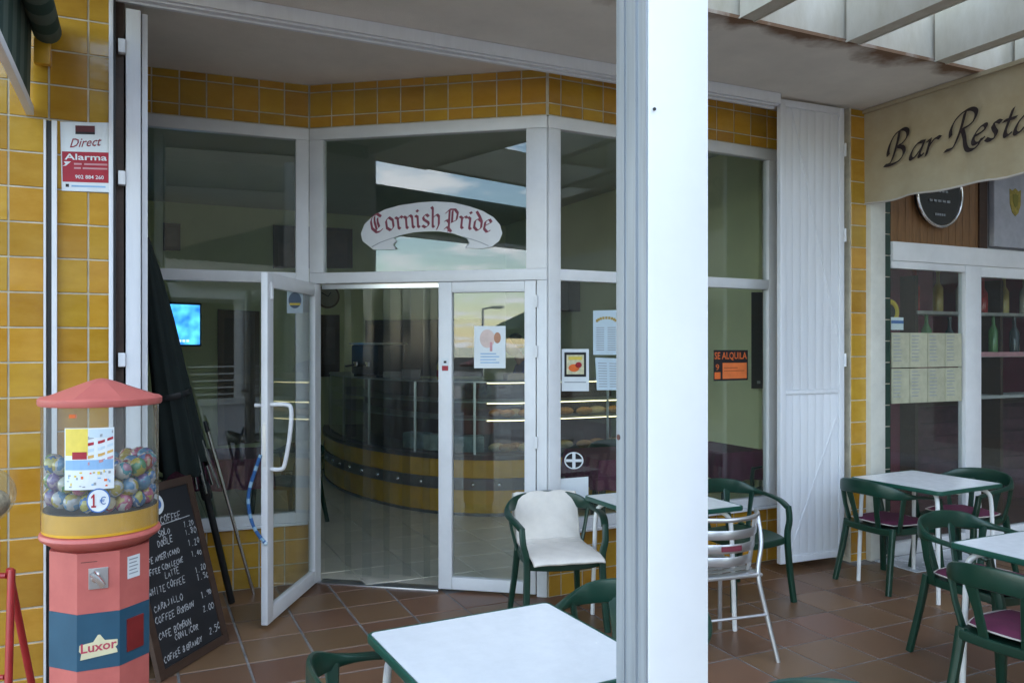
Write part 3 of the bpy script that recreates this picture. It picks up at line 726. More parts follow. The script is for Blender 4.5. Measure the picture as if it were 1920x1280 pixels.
# ---- canvas sign with script lettering
M_CANVAS = P('beige_canvas', (.45,.385,.26), .9, var=.12, scale=2.5, col2=(.35,.275,.165), bump=.2, bscale=300)
VS = 3.005; VM = FM @ Matrix.Translation((VS,0,0)) @ Matrix.Rotation(R(-90),4,'Z')      # local x = outwards, local y = +s, z up
va = thing('canvas_sign', 'beige canvas drop awning with dark script lettering', 'awning', mat=VM)
b = MB(); nx, nz_ = 60, 10; vs = []; fs = []
LV = 4.0
for i in range(nx+1):
    for j in range(nz_+1):
        x = LV*i/nx; u = j/nz_; z = 3.445-.69*u
        wv = .012*math.sin(x*9.5)*u*u+.006*math.sin(x*23+1)*u
        vs.append((x, wv, z-(.012*math.sin(x*7)**2 if j == nz_ else 0)))
for i in range(nx):
    for j in range(nz_): a = i*(nz_+1)+j; fs.append((a,a+1,a+nz_+2,a+nz_+1))
b.add(vs, fs).build('canvas', M_CANVAS, va, smooth=True)
b = MB(); pts = [(LV*i/nx, .012*math.sin(LV*i/nx*9.5)+.006*math.sin(LV*i/nx*23+1), 2.755-.012*math.sin(LV*i/nx*7)**2) for i in range(nx+1)]
b.tube(pts, .007, 6).build('hem', M_PIPING, va, smooth=True)
MB().box((-.02,-.02,3.447), (LV,.03,3.475)).build('head_rail', M_CANVAS, va)
SCR = {  # broad-nib strokes, cap height 1
 'B': (.78, [[(.30,.95),(.27,.62),(.20,.28),(.12,.06),(.0,.0),(-.10,.0)], [(-.10,.0),(.16,-.02),(.42,.05),(.56,.24),(.50,.42),(.28,.50)], [(.28,.50),(.46,.56),(.60,.72),(.58,.90),(.40,.98),(.16,.88),(.02,.66),(-.03,.40),(.0,.28)]]),
 'a': (.50, [[(.42,.44),(.24,.44),(.08,.28),(.02,.08),(.08,.0),(.20,.06),(.36,.26)], [(.44,.46),(.36,.20),(.32,.06),(.38,.02),(.48,.10)]]),
 'r': (.50, [[(.02,.38),(.12,.45),(.12,.34),(.06,.0)], [(.09,.18),(.22,.38),(.36,.46),(.46,.42)]]),
 'R': (.86, [[(.36,.96),(.31,.60),(.22,.25),(.12,.04),(-.02,.0),(-.12,.0)], [(.0,.36),(-.02,.56),(.08,.80),(.30,.97),(.54,1.0),(.70,.88),(.66,.66),(.50,.54),(.32,.50)], [(.34,.50),(.44,.26),(.50,.04),(.60,-.12),(.78,-.14),(.92,-.02),(.95,.10)]]),
 'e': (.42, [[(.06,.22),(.22,.26),(.36,.36),(.34,.46),(.22,.44),(.08,.28),(.03,.10),(.10,.0),(.24,.03),(.38,.14)]]),
 's': (.44, [[(.38,.42),(.26,.47),(.16,.40),(.20,.28),(.28,.16),(.24,.03),(.12,.0),(.0,.06)]]),
 't': (.36, [[(.24,.70),(.16,.38),(.10,.10),(.16,.0),(.30,.08)], [(.02,.42),(.36,.44)]]),
 'u': (.54, [[(.04,.42),(.08,.20),(.06,.06),(.14,.0),(.28,.12),(.40,.36)], [(.44,.46),(.38,.18),(.36,.04),(.44,.02),(.52,.10)]]),
 'n': (.54, [[(.02,.38),(.12,.45),(.10,.26),(.04,.0)], [(.08,.18),(.24,.40),(.36,.45),(.40,.36),(.34,.10),(.38,.0),(.50,.08)]]),
}
def nib(strokes, ox, oy, sc_, shear, ang, nw, mapf, b, k0=0, smooth=True, rot=0.0):
    v = Vector((math.cos(ang), math.sin(ang)))*nw/2
    for k, st in enumerate(strokes):
        pts = catmull([Vector((p[0],p[1],0)) for p in st], 5) if smooth else [Vector((p[0],p[1],0)) for p in st]
        vs = []; fs = []
        for p in pts:
            for sg in (-1, 1):
                lx, ly = p.x+shear*p.y+sg*v.x, p.y+sg*v.y
                cx, cy = lx*math.cos(rot)-ly*math.sin(rot), lx*math.sin(rot)+ly*math.cos(rot)
                vs.append(mapf(ox+sc_*cx, oy+sc_*cy, (k0+k)*.0003))
        n = len(pts)
        th = .012
        # second, thin pass across the nib so that hairlines keep some width
        vs2 = []
        for p in pts:
            for sg in (-1, 1):
                lx, ly = p.x+shear*p.y-sg*v.y*.28, p.y+sg*v.x*.28
                cx, cy = lx*math.cos(rot)-ly*math.sin(rot), lx*math.sin(rot)+ly*math.cos(rot)
                vs2.append(mapf(ox+sc_*cx, oy+sc_*cy, (k0+k)*.0003+.00015))
        b.add(vs, [(2*i,2*i+1,2*i+3,2*i+2) for i in range(n-1)]); b.add(vs2, [(2*i,2*i+1,2*i+3,2*i+2) for i in range(n-1)])
    return k0+len(strokes)
x = .24; cap = .24
M_SCRIPT = P('dark_brown_lettering', (.022,.012,.012), .8)
def vmap(x, z, o): return Vector((x, -.024-o, z))
for wd_, starts in (('Bar', [.235,.425,.545]), ('Restaurante', None)):
    if starts is None: x = .735
    for i, ch in enumerate(wd_):
        if starts: x = starts[i]
        b = MB(); adv, stk = SCR[ch]
        nib(stk, x, 3.005, cap, .16, R(38), .145, vmap, b)
        b.build('letter', M_SCRIPT, va); x += adv*cap*(.98 if ch != 'R' else .80)
# ------------------------------------------------------------------ terrace furniture
def make_chair(M, label):
    t_ = thing('plastic_chair', label, 'chair', mat=M, group='green plastic terrace chairs')
    half = [(.250,.175,.600,.013,.026),(.272,.09,.628,.012,.027),(.283,.0,.640,.012,.026),(.278,-.09,.648,.015,.022),(.258,-.165,.656,.030,.016),
            (.205,-.228,.672,.050,.0125),(.12,-.262,.684,.056,.012),(0,-.275,.690,.058,.012)]
    pts = half+[(-x,y,z,a,b_) for x,y,z,a,b_ in half[-2::-1]]
    sm = catmull([Vector(p[:3]) for p in pts], 3); sec = catmull([Vector((p[3],p[4],0)) for p in pts], 3)
    MB().sweep(sm, [(q.x*.86,q.y*.86) for q in sec], seg=12, hint=(0,0,1), power=3.2).build('back_rail', M_GREEN, t_, smooth=True)
    b = MB(); n = 14; vs = []; fs = []                                       # dished seat with rounded plan and skirt
    def outline(u, v): 
        wx = .225*(1-.10*(1-v)/2)
        return (u*wx*(1-.10*v*v), -.215+.215*(v+1)-.02*u*u*(1 if v > 0 else 0))
    for L in range(2):
        for j in range(n+1):
            for i in range(n+1):
                u, v = 2*i/n-1, 2*j/n-1; x, y = outline(u, v)
                z = .425-.018*(1-u*u)*(1-v*v*.6)-.012*max(0,v)**3-(.006 if L else 0)
                vs.append((x,y,z))
    N1 = (n+1)*(n+1)
    for j in range(n):
        for i in range(n):
            a = j*(n+1)+i; fs.append((a,a+1,a+n+2,a+n+1)); fs.append((N1+a,N1+a+n+1,N1+a+n+2,N1+a+1))
    rim = [i for i in range(n+1)]+[j*(n+1)+n for j in range(1,n+1)]+[n*(n+1)+i for i in range(n-1,-1,-1)]+[j*(n+1) for j in range(n-1,0,-1)]
    for k in range(len(rim)):
        a, c = rim[k], rim[(k+1) % len(rim)]; fs.append((a,N1+a,N1+c,c))
    b.add(vs, fs)
    b.build('seat', M_GREEN, t_, smooth=True)
    ring = [Vector(vs[i])+Vector((0,0,-.022)) for i in rim]
    MB().sweep(ring, [(.022,.006)]*len(ring), seg=8, hint=(0,0,1), closed=True).build('skirt', M_GREEN, t_, smooth=True)
    for s_ in (1, -1):
        MB().sweep(catmull([(.250*s_,.180,.610),(.246*s_,.196,.52),(.226*s_,.198,.42),(.232*s_,.214,.2),(.246*s_,.235,0)],4),
                   [(lerp(.020,.017,min(1,abs(i-10)/10)),.016) for i in range(17)], seg=10, hint=(1,0,0), power=4).build('leg', M_GREEN, t_, smooth=True)
        MB().sweep(catmull([(.188*s_,-.195,.43),(.20*s_,-.225,.25),(.222*s_,-.275,0)],5), [(lerp(.022,.016,i/10),.017) for i in range(11)], seg=10, hint=(1,0,0), power=4).build('leg', M_GREEN, t_, smooth=True)
        MB().sweep([(.085*s_,-.205,.405),(.095*s_,-.235,.53),(.115*s_,-.262,.66)], [(.024,.008),(.021,.008),(.03,.008)], seg=8, hint=(1,0,0)).build('splat', M_GREEN, t_, smooth=True)
        MB().sweep([(.205*s_,-.15,.405),(.235*s_,-.165,.53),(.255*s_,-.165,.65)], [(.020,.010),(.017,.009),(.024,.009)], seg=8, hint=(0,1,0)).build('splat', M_GREEN, t_, smooth=True)
    return t_
def facing(dx, dy): return math.atan2(dy, dx)-math.pi/2
E_ = (CE, SE); P_ = (SE, -CE)
chairs = [  # x, y, facing, label
 (.262,4.80, (.22,-1), 'green plastic chair with a white canvas pad in front of the glass door'),
 (1.50,5.28, P_, 'green plastic chair against the window beside the white shutter'),
 (2.64,5.60, E_, 'green plastic chair with burgundy cushion tucked in left of the far table'),
 (3.30,5.86, (-CE,-SE), 'dark green plastic chair at the far right side of the far table'),
 (2.48,4.20, (SE+.05,-CE), 'green plastic chair behind the table at the right edge'),
 (2.22,3.42, (CE,SE+.12), 'green plastic chair nearest the camera at the right edge'),
 (-.31,2.36, E_, 'green plastic chair at the left side of the front table'),
 (.405,2.88, (-.4,-.92), 'green plastic chair mostly hidden behind the post at the front table'),
 (.80,1.93, (-.5,-1), 'green plastic chair whose back just shows at the bottom edge'),
]
proto = None
for x, y, f, lab in chairs:
    M = place(x, y, facing(*f), .003)
    if proto is None: proto = make_chair(M, lab)
    else: dup(proto, M, lab)
def cushion(x, y, f, lab):
    t_ = thing('seat_cushion', lab, 'cushion', mat=place(x, y, facing(*f), .428), group='burgundy seat cushions')
    b = MB(); n = 12; vs = []; fs = []
    for L in (0, 1):
        for j in range(n+1):
            for i in range(n+1):
                u, v = 2*i/n-1, 2*j/n-1
                uu, vv = u*math.sqrt(1-v*v*.28), v*math.sqrt(1-u*u*.28)
                pf = (1-u**6)*(1-v**6)
                z = (.020+.020*pf) if L else (.020-.018*pf)
                vs.append((uu*.205, vv*.195, z+.003*math.sin(9*u+4*v)))
    N1 = (n+1)**2
    for j in range(n):
        for i in range(n): a = j*(n+1)+i; fs += [(a,a+n+1,a+n+2,a+1), (N1+a,N1+a+1,N1+a+n+2,N1+a+n+1)]
    rim = [i for i in range(n+1)]+[j*(n+1)+n for j in range(1,n+1)]+[n*(n+1)+i for i in range(n-1,-1,-1)]+[j*(n+1) for j in range(n-1,0,-1)]
    for k in range(len(rim)): a, c = rim[k], rim[(k+1) % len(rim)]; fs.append((a,c,N1+c,N1+a))
    b.add(vs, fs).build('pad', M_BURG, t_, smooth=True)
    MB().tube([Vector((vs[i][0]*1.01, vs[i][1]*1.01, .020)) for i in rim], .004, 6, closed=True).build('piping', M_PIPING, t_, smooth=True)
for k, lab in ((2,'burgundy seat cushion on the chair left of the far table'), (3,'burgundy seat cushion on the dark chair beyond the far table'),
               (4,'burgundy seat cushion half under the right edge table'), (5,'burgundy seat cushion with pale piping on the nearest right chair')):
    x, y, f, _ = chairs[k]; cushion(x, y, f, lab)
# white canvas pad draped over the first chair
x, y, f, _ = chairs[0]
pd = thing('canvas_pad', 'white canvas pad draped over back and seat of a green chair', 'cushion', mat=place(x, y, facing(*f), 0))
prof = catmull([(0,-.292,.56),(0,-.288,.70),(0,-.262,.728),(0,-.228,.66),(0,-.190,.53),(0,-.155,.462),(0,-.08,.448),(0,.08,.452),(0,.20,.450),(0,.275,.442),(0,.305,.425)], 4)
b = MB(); vs = []; fs = []; n = 16
for L in (0,1):
    for p_i, p in enumerate(prof):
        tn = (prof[min(p_i+1,len(prof)-1)]-prof[max(p_i-1,0)]).normalized(); nr = Vector((0,tn.z,-tn.y))*-1
        for i in range(n+1):
            u = 2*i/n-1; ww = .202+.006*(p.y > 0)
            wr_ = .0035*math.sin(9*u+p_i*.7+2*math.sin(p_i*.4))*(.45 if p.y > -.1 else 1)+(-.006*math.exp(-((p_i-20)/1.2)**2))
            q = Vector((u*ww, p.y, p.z))+nr*((.010*(1-u**8) if L else 0)+wr_)
            vs.append(q)
m1 = len(prof)*(n+1)
for j in range(len(prof)-1):
    for i in range(n): a = j*(n+1)+i; fs += [(a,a+1,a+n+2,a+n+1),(m1+a,m1+a+n+1,m1+a+n+2,m1+a+1)]
rim = [i for i in range(n+1)]+[j*(n+1)+n for j in range(1,len(prof))]+[(len(prof)-1)*(n+1)+i for i in range(n-1,-1,-1)]+[j*(n+1) for j in range(len(prof)-2,0,-1)]
for k in range(len(rim)): a, c = rim[k], rim[(k+1) % len(rim)]; fs.append((a,m1+a,m1+c,c))
b.add(vs, fs).build('pad', M_BEIGE, pd, smooth=True)
M_SEAM = P('seam_thread', (.52,.48,.42), .9)
MB().tube([vs[m1+i] for i in rim], .0035, 6, closed=True).build('edge_piping', M_SEAM, pd, smooth=True)
for jj in (20, 24): MB().tube([vs[m1+jj*(n+1)+i] for i in range(n+1)], .0022, 6).build('seam', M_SEAM, pd, smooth=True)

def make_table(M, label):
    t_ = thing('terrace_table', label, 'table', mat=M, group='white square terrace tables')
    h = .338
    def rr_(h, r, n=5): 
        out = []
        for cx, cy, a0_ in ((h-r,h-r,0),(-h+r,h-r,90),(-h+r,-h+r,180),(h-r,-h+r,270)):
            for k in range(n+1): a = R(a0_+90*k/n); out.append((cx+r*math.cos(a), cy+r*math.sin(a)))
        return out
    MB().plate(rr_(h-.010,.018), .708, .7315).build('table_top', M_TOP, t_)
    ring = [Vector((x,y,.718)) for x, y in rr_(h-.004,.022)]
    MB().sweep(ring, [(.0145,.007)]*len(ring), seg=8, hint=(0,0,1), closed=True).build('edge_band', M_GREENEDGE, t_, smooth=True)
    MB().box((-.25,-.012,.690), (.25,.012,.707)).build('bearer', M_TUBEW, t_); MB().box((-.012,-.25,.672), (.012,.25,.689)).build('bearer', M_TUBEW, t_)
    for sx in (1,-1):
        for sy in (1,-1):
            MB().tube(catmull([(.10*sx,.10*sy,.690),(.22*sx,.22*sy,.690),(.268*sx,.268*sy,.668),(.285*sx,.285*sy,.60),(.292*sx,.292*sy,.35),(.300*sx,.300*sy,.004)],5), .0135, 10).build('leg', M_TUBEW, t_, smooth=True)
    return t_
tabs = [(-.013,2.433,R(27.8),'white topped square table with green edge in the foreground'),
        (.895,4.79,TH,'white topped table behind the post by the window'),
        (2.85,5.52,R(28),'far white topped table in front of the bar window'),
        (2.508,3.606,TH,'white topped table cut off by the right edge')]
tp = None
for x, y, a, lab in tabs:
    if tp is None: tp = make_table(place(x, y, a), lab)
    else: dup(tp, place(x, y, a), lab)

# aluminium chair seen from behind
ac = thing('aluminium_chair', 'aluminium bistro chair seen from behind beside the white post', 'chair', mat=place(1.07,4.40,facing(-.30,.95)))
M_ALS = P('brushed_aluminium', (.62,.62,.63), .36, metal=.9, var=.02, scale=2)
for s_ in (1,-1):
    MB().tube(catmull([(.245*s_,-.30,.0),(.215*s_,-.235,.25),(.195*s_,-.195,.44),(.235*s_,-.165,.60),(.250*s_,-.105,.752)],5), .0125, 10).build('leg', M_ALS, ac, smooth=True)
    MB().tube([(.205*s_,.19,.44),(.225*s_,.225,0)], .0125, 10).build('leg', M_ALS, ac, smooth=True)
arc = lambda r, z, a0_=-72, a1_=72, n=16, yo=0.0: [(r*math.sin(R(a0_+(a1_-a0_)*k/n)), -.02-r*.93*math.cos(R(a0_+(a1_-a0_)*k/n))+yo, z) for k in range(n+1)]
MB().tube(arc(.262,.752), .0125, 10).build('top_rail', M_ALS, ac, smooth=True)
for k, (z, r_) in enumerate(((.672,.255),(.598,.245),(.528,.232))):
    MB().sweep(arc(r_,z), [(.024,.003)]*17, seg=8, hint=(0,0,1)).build('back_slat', M_ALS, ac, smooth=True)
for a in (-62,-40,40,62):
    q = [(r_*math.sin(R(a)), -.02-r_*.93*math.cos(R(a))+.008, z) for r_, z in ((.262,.75),(.245,.598),(.225,.46))]
    MB().tube(q, .008, 8).build('upright', M_ALS, ac, smooth=True)
for k in range(6):
    y = -.17+k*.068
    MB().sweep([(-.205,y,.452),(0,y,.440),(.205,y,.452)], [(.003,.029)]*3, seg=8, hint=(0,0,1)).build('seat_slat', M_ALS, ac, smooth=True)
MB().tube([(-.208,-.20,.435),(-.212,.21,.435),(.212,.21,.435),(.208,-.20,.435)], .011, 8, closed=True).build('seat_frame', M_ALS, ac, smooth=True)
MB().tube([(-.217,-.243,.235),(.217,-.243,.235)], .008, 8).build('stretcher', M_ALS, ac, smooth=True)
MB().sweep(arc(.250,.60,-14,14,6), [(.014,.0008)]*7, seg=6, hint=(0,0,1)).build('badge', P('red_badge',(.20,.03,.05),.5), ac)

# ------------------------------------------------------------------ capsule machine
GX, GY = (190-960)/FPX*2.8, 2.8
vm_ = thing('capsule_machine', 'red toy capsule vending machine with clear drum and pointed lid', 'vending machine', mat=place(GX, GY, R(24), .032) @ Matrix.Diagonal((.865,.865,1,1)))
def zz(y): return EYE-(y-HOR)*2.8/FPX
octa = lambda r: [(r*math.cos(R(22.5+45*k)), r*math.sin(R(22.5+45*k))) for k in range(8)]
VR = .190
Mrot = Matrix.Rotation(R(2),4,'Z')
def octp(r, z0, z1): return MB().plate(octa(r), z0, z1)
octp(VR,.03,.548).build('lower_body', M_REDP, vm_); octp(VR+.0015,.5485,.7345).build('blue_band', M_BLUEP, vm_); octp(VR,.735,.935).build('upper_body', M_REDP, vm_)
octp(VR-.02,-.031,.03).build('plinth', M_BLACK, vm_)
MB().lathe([(.17,.9355),(.20,.955),(.218,.966),(.222,.975),(.218,.985),(.205,.99)], 40).build('collar', M_REDP, vm_, smooth=True)
MB().lathe([(.211,.9905),(.211,1.062)], 48).build('yellow_skirt', M_YEL, vm_, smooth=True)
b = MB(); b.lathe([(.213,1.0),(.213,1.43)], 56, cap=False).build('clear_drum', M_GLOBE, vm_, smooth=True)
b = MB(); n = 8; prof = [(.222,1.418),(.226,1.424),(.226,1.440),(.216,1.447),(.05,1.50),(.012,1.51)]
b.lathe([(r_*(1.0 if i < 3 else 1.0), z) for i,(r_,z) in enumerate(prof[:4])], 40).build('lid_rim', M_REDP, vm_, smooth=True)
b = MB(); b.lathe([(.213,1.447),(.055,1.497),(.02,1.506),(.004,1.508)], 8, rot=R(22.5)).build('lid', M_REDP, vm_)
ap = VR*math.cos(R(22.5))
MB().box((-.034,-ap-.006,.815), (.034,-ap-.0005,.885), .002).build('coin_plate', M_ALU, vm_)
MB().lathe([(.017,0),(.017,.010),(.012,.014)], 14).build('coin_knob', M_CHROME, vm_, smooth=True).matrix_local = Matrix.Translation((-.008,-ap-.006,.855)) @ Matrix.Rotation(R(90),4,'X')
MB().sweep([(-.020,-ap-.022,.872),(.0,-ap-.024,.85),(.018,-ap-.022,.826)], [(.011,.006)]*3, seg=8, hint=(1,0,0)).build('coin_lever', M_CHROME, vm_, smooth=True)
def octface(k): # plane frame of the k-th face: 6 = front, 7 = right front
    a = R(45*k); return Matrix.Rotation(a+R(90),4,'Z')
fr_ = Matrix.Rotation(R(45),4,'Z')
def onface(M_, x0, x1, z0, z1, d, name, mat, par):
    b = MB(); b.m = M_; b.box((x0,-ap-d,z0), (x1,-ap-.0003-(.0015 if .54 < z0 < .735 else 0),z1)); return b.build(name, mat, par)
onface(fr_, -.035,.025,.83,.905,.002,'price_card', M_PAPER, vm_)
for k in range(5): onface(fr_, -.028,.015-.006*(k%2),.892-.012*k,.896-.012*k,.0026,'print_line', M_GREYINK, vm_)
onface(fr_, -.04,.04,.585,.695,.006,'chute_flap', P('dark_red_flap',(.22,.02,.02),.4), vm_)
onface(Matrix.Identity(4), -.060,-.004,.905,.907,.001,'seam', M_DARKBROWN, vm_)
# name plate: stepped pyramid and serif word
pl = Plane(MATRIX[vm_.name] @ Vector((0,-ap-.0045,.6)), MATRIX[vm_.name].to_3x3() @ Vector((0,-1,0)))
def vloc(x, z, o=0): return MATRIX[vm_.name] @ Vector((x,-ap-.0045-o,z))
plate = [(-.062,.585),(.066,.597),(.064,.608),(.058,.615),(.066,.622),(.066,.640),(.022,.642),(.006,.662),(-.002,.662),(-.018,.640),(-.064,.634),(-.066,.615),(-.058,.606)]
MB().prism([vloc(x,z) for x,z in plate], MATRIX[vm_.name].to_3x3() @ Vector((0,.002,0))).build('name_plate', P('cream_print',(.72,.66,.42),.5), vm_, world=True)
print_text('lettering', 'Luxor', lambda u,v: vloc(-.060+.124*u, .606+.006*u+.032*v, .0006), P('dark_pink_ink',(.5,.06,.10),.5), vm_, offset=.022)
# bottom ball base (blue foot seen at floor)
# label stickers on the drum
def drum(u, z, r_=.2142): a = R(-90+u); return Vector((r_*math.cos(a), r_*math.sin(a), z))
def drum_patch(name, u0, u1, z0, z1, mat, r_=.2142, n=6, cut=None, par=None):
    b = MB(); vs = []; fs = []
    for i in range(n+1): vs += [drum(lerp(u0,u1,i/n), z0, r_), drum(lerp(u0,u1,i/n), z1, r_)]
    for i in range(n): fs.append((2*i,2*i+2,2*i+3,2*i+1))
    return b.add(vs, fs).build(name, mat, par or vm_)
pp = drum_patch('poster', -32,15, 1.150,1.352, M_PAPER)
drum_patch('print_block', -31,-9, 1.262,1.350, M_YELINK, .2146, par=pp)
drum_patch('print_block', -8,14, 1.320,1.347, M_PAPER2, .2146, par=pp)
for k in range(5):
    b = MB(); z = 1.332-.021*k; b.add([drum(-9,z-.018,.2149),drum(3,z-.010,.2149),drum(14,z+.002,.2149),drum(14,z+.011,.2149),drum(3,z-.001,.2149),drum(-9,z-.008,.2149)], [(0,1,4,5),(1,2,3,4)])
    b.build('print_stripe', [M_GREYINK,M_REDINK,M_PAPER2,P('amber_ink',(.75,.45,.12),.6),M_PINKINK][k], vm_).parent = pp
drum_patch('print_block', -24,-10, 1.250,1.274, M_REDINK, .2150, par=pp)
drum_patch('print_block', -31,14, 1.215,1.247, M_SKYINK, .2146, par=pp)
random.seed(3)
for k in range(26):
    u = random.uniform(-30,11); z = random.uniform(1.157,1.205); drum_patch('print_dot', u, u+random.uniform(1.2,3), z, z+random.uniform(.003,.010), random.choice([M_ORGINK,M_GREYINK,M_SKYINK,M_YELINK,M_GREYINK]), .2146+.0001*(k % 5), 2, par=pp)
b = MB(); n = 26; cz, cu_ = 1.113, .5
def disc(rad, r_, mat, name):
    b = MB(); b.add([drum(cu_+math.degrees(rad*math.cos(2*math.pi*k/n)/.2142), cz+rad*math.sin(2*math.pi*k/n), r_) for k in range(n)], [tuple(range(n))]); return b.build(name, mat, vm_)
disc(.0405,.2144,M_BLUEINK,'price_ring'); disc(.036,.2150,M_PAPER,'price_disc')
one = [(-.30,-.5),(.42,-.5),(.42,-.36),(.20,-.36),(.20,.5),(.0,.5),(-.32,.30),(-.32,.16),(-.06,.28),(-.06,-.36),(-.30,-.36)]
MB().add([drum(cu_-4.6+6.0*u, cz+.044*v, .2158) for u,v in one], [(0,1,2,3,9,10),(3,4,5,8,9),(5,6,7,8)]).build('price_numeral', M_REDINK, vm_)
vs, fs = text_geo('\u20ac', .0); MB().add([drum(cu_+1.2+5.6*u, cz-.014+.026*v, .2158) for u,v in vs], fs).build('euro_sign', M_BLUEINK, vm_)
MB().box((-.098,-.198,1.385), (-.072,-.190,1.397)).build('seal', M_ORGINK, vm_)
MB().lathe([(.207,1.0625),(.207,1.066)], 32).build('drum_floor', M_BLACK, vm_)
# capsules
CAPC = [('pink',(.55,.10,.20)),('blue',(.05,.20,.45)),('green',(.07,.33,.10)),('yellow',(.55,.45,.05)),('turquoise',(.05,.33,.38)),('violet',(.20,.12,.34)),('white',(.55,.56,.56)),('red',(.42,.05,.05))]
def cap_mat(nm, c):
    m = P('capsule_'+nm, c, .2, var=.05, scale=4, rnd=.1); t = m.node_tree; b = t.nodes['Principled BSDF']
    lk = [l for l in t.links if l.to_socket == b.inputs['Base Color']][0]; src = lk.from_socket
    nz_n = [n for n in t.nodes if n.bl_idname == 'ShaderNodeTexNoise'][0]
    n2 = N(t, 'ShaderNodeTexNoise'); n2.inputs['Scale'].default_value = 20; n2.inputs['Detail'].default_value = 2
    t.links.new(nz_n.inputs['Vector'].links[0].from_socket, n2.inputs['Vector'])
    r_ = N(t, 'ShaderNodeValToRGB'); e = r_.color_ramp; e.interpolation = 'CONSTANT'
    other = {'pink':[(.6,.55,.5),(.55,.4,.06)],'blue':[(.55,.5,.1),(.6,.6,.6)],'green':[(.6,.6,.5),(.5,.45,.05)],'yellow':[(.08,.3,.12),(.5,.1,.2)],'turquoise':[(.6,.6,.55),(.45,.2,.3)],'violet':[(.5,.4,.45),(.08,.25,.4)],'white':[(.1,.3,.5),(.5,.4,.06)],'red':[(.6,.5,.3),(.1,.2,.4)]}[nm]
    e.elements[0].color = (0,0,0,1); e.elements[1].color = (1,1,1,1); e.elements[1].position = .56; el = e.elements.new(.46); el.color = (.5,.5,.5,1)
    t.links.new(n2.outputs['Fac'], r_.inputs['Fac'])
    g1 = N(t,'ShaderNodeMath',operation='GREATER_THAN'); g1.inputs[1].default_value = .25; g2 = N(t,'ShaderNodeMath',operation='GREATER_THAN'); g2.inputs[1].default_value = .75
    t.links.new(r_.outputs[0], g1.inputs[0]); t.links.new(r_.outputs[0], g2.inputs[0])
    m1 = N(t,'ShaderNodeMixRGB'); m1.inputs['Color1'].default_value = (*other[0],1); t.links.new(g1.outputs[0], m1.inputs['Fac']); t.links.new(src, m1.inputs['Color2'])
    m2 = N(t,'ShaderNodeMixRGB'); m2.inputs['Color2'].default_value = (*other[1],1); t.links.new(g2.outputs[0], m2.inputs['Fac']); t.links.new(m1.outputs[0], m2.inputs['Color1'])
    dk = N(t,'ShaderNodeMixRGB',blend_type='MULTIPLY'); dk.inputs['Fac'].default_value = 1; dk.inputs['Color2'].default_value = (.62,.62,.62,1); t.links.new(m2.outputs[0], dk.inputs['Color1']); t.links.new(dk.outputs[0], b.inputs['Base Color']); b.inputs['Coat Weight'].default_value = .6
    return m
capm = {}
for nm, c in CAPC:
    b = MB(); b.sphere((0,0,0), .033, 16, 10); capm[nm] = b.mesh('toy_capsule', cap_mat(nm, c), True)
random.seed(11)
bandm = {}
spots = []
for lay in range(3):
    cnt = 18 if lay < 3 else 5
    for k in range(cnt):
        a = 360/18*k+lay*10+random.uniform(-2,2)
        z = 1.1005+lay*.055+random.uniform(-.003,.003)
        if lay == 3: a = random.choice([-175,-160,-20,-2,15,35,60,85,110,140])+k*1.0 if False else (-20+k*17); z += .0
        spots.append((.172*math.cos(R(a)), .172*math.sin(R(a)), z+.012*math.sin(R(a*2+40))))
for k in range(11): spots.append((.108*math.cos(R(33*k)), .108*math.sin(R(33*k)), 1.195+random.uniform(-.012,.012)))
for k in range(4): spots.append((.045*math.cos(R(90*k)), .045*math.sin(R(90*k)), 1.195))
for i,(x,y,z) in enumerate(spots):
    nm = CAPC[random.randrange(8)][0]
    o = link('toy_capsule', capm[nm]); o.matrix_world = MATRIX[vm_.name] @ Matrix.Translation((x,y,z)) @ Matrix.Rotation(random.uniform(0,6),4,Vector((random.random(),random.random(),random.random()+.1)).normalized())
    tag(o, f'mottled {nm} toy capsule in the clear drum', 'capsule', f'{nm} capsules in the vending drum'); o['kind'] = 'thing'
# neighbour machine on red tube stand at the very edge
rs_ = thing('globe_vendor', 'globe dispenser on a red tubular stand cut off by the left edge', 'vending machine', mat=place(-2.085,3.15,0))
MB().sphere((0,0,1.065), .115, 24, 14).build('globe', M_GLOBE, rs_, smooth=True)
MB().sphere((0,0,1.03), .095, 18, 10, (1,1,.7)).build('sweets', P('pale_sweets',(.6,.5,.34),.5,var=.4,scale=40), rs_, smooth=True)
MB().lathe([(.05,.90),(.06,.93),(.055,.96)], 24).build('collar', M_REDTUBE, rs_, smooth=True)
MB().lathe([(.05,1.175),(.05,1.19),(.015,1.21)], 20).build('lid', M_REDTUBE, rs_, smooth=True)
MB().box((-.045,-.045,.76), (.045,.045,.90), .01).build('mechanism', M_REDTUBE, rs_, smooth=True)
for sx in (-1,1):
    MB().tube(catmull([(.18*sx,-.14,0),(.125*sx,-.02,.70),(.115*sx,0,.755),(.105*sx,.02,.70),(.15*sx,.16,0)],5), .014, 10).build('leg', M_REDTUBE, rs_, smooth=True)
MB().tube([(-.13,-.07,.38),(.13,-.07,.38)], .010, 8).build('stretcher', M_REDTUBE, rs_, smooth=True); MB().tube([(-.095,0,.75),(.095,0,.75)], .012, 8).build('stretcher', M_REDTUBE, rs_, smooth=True)
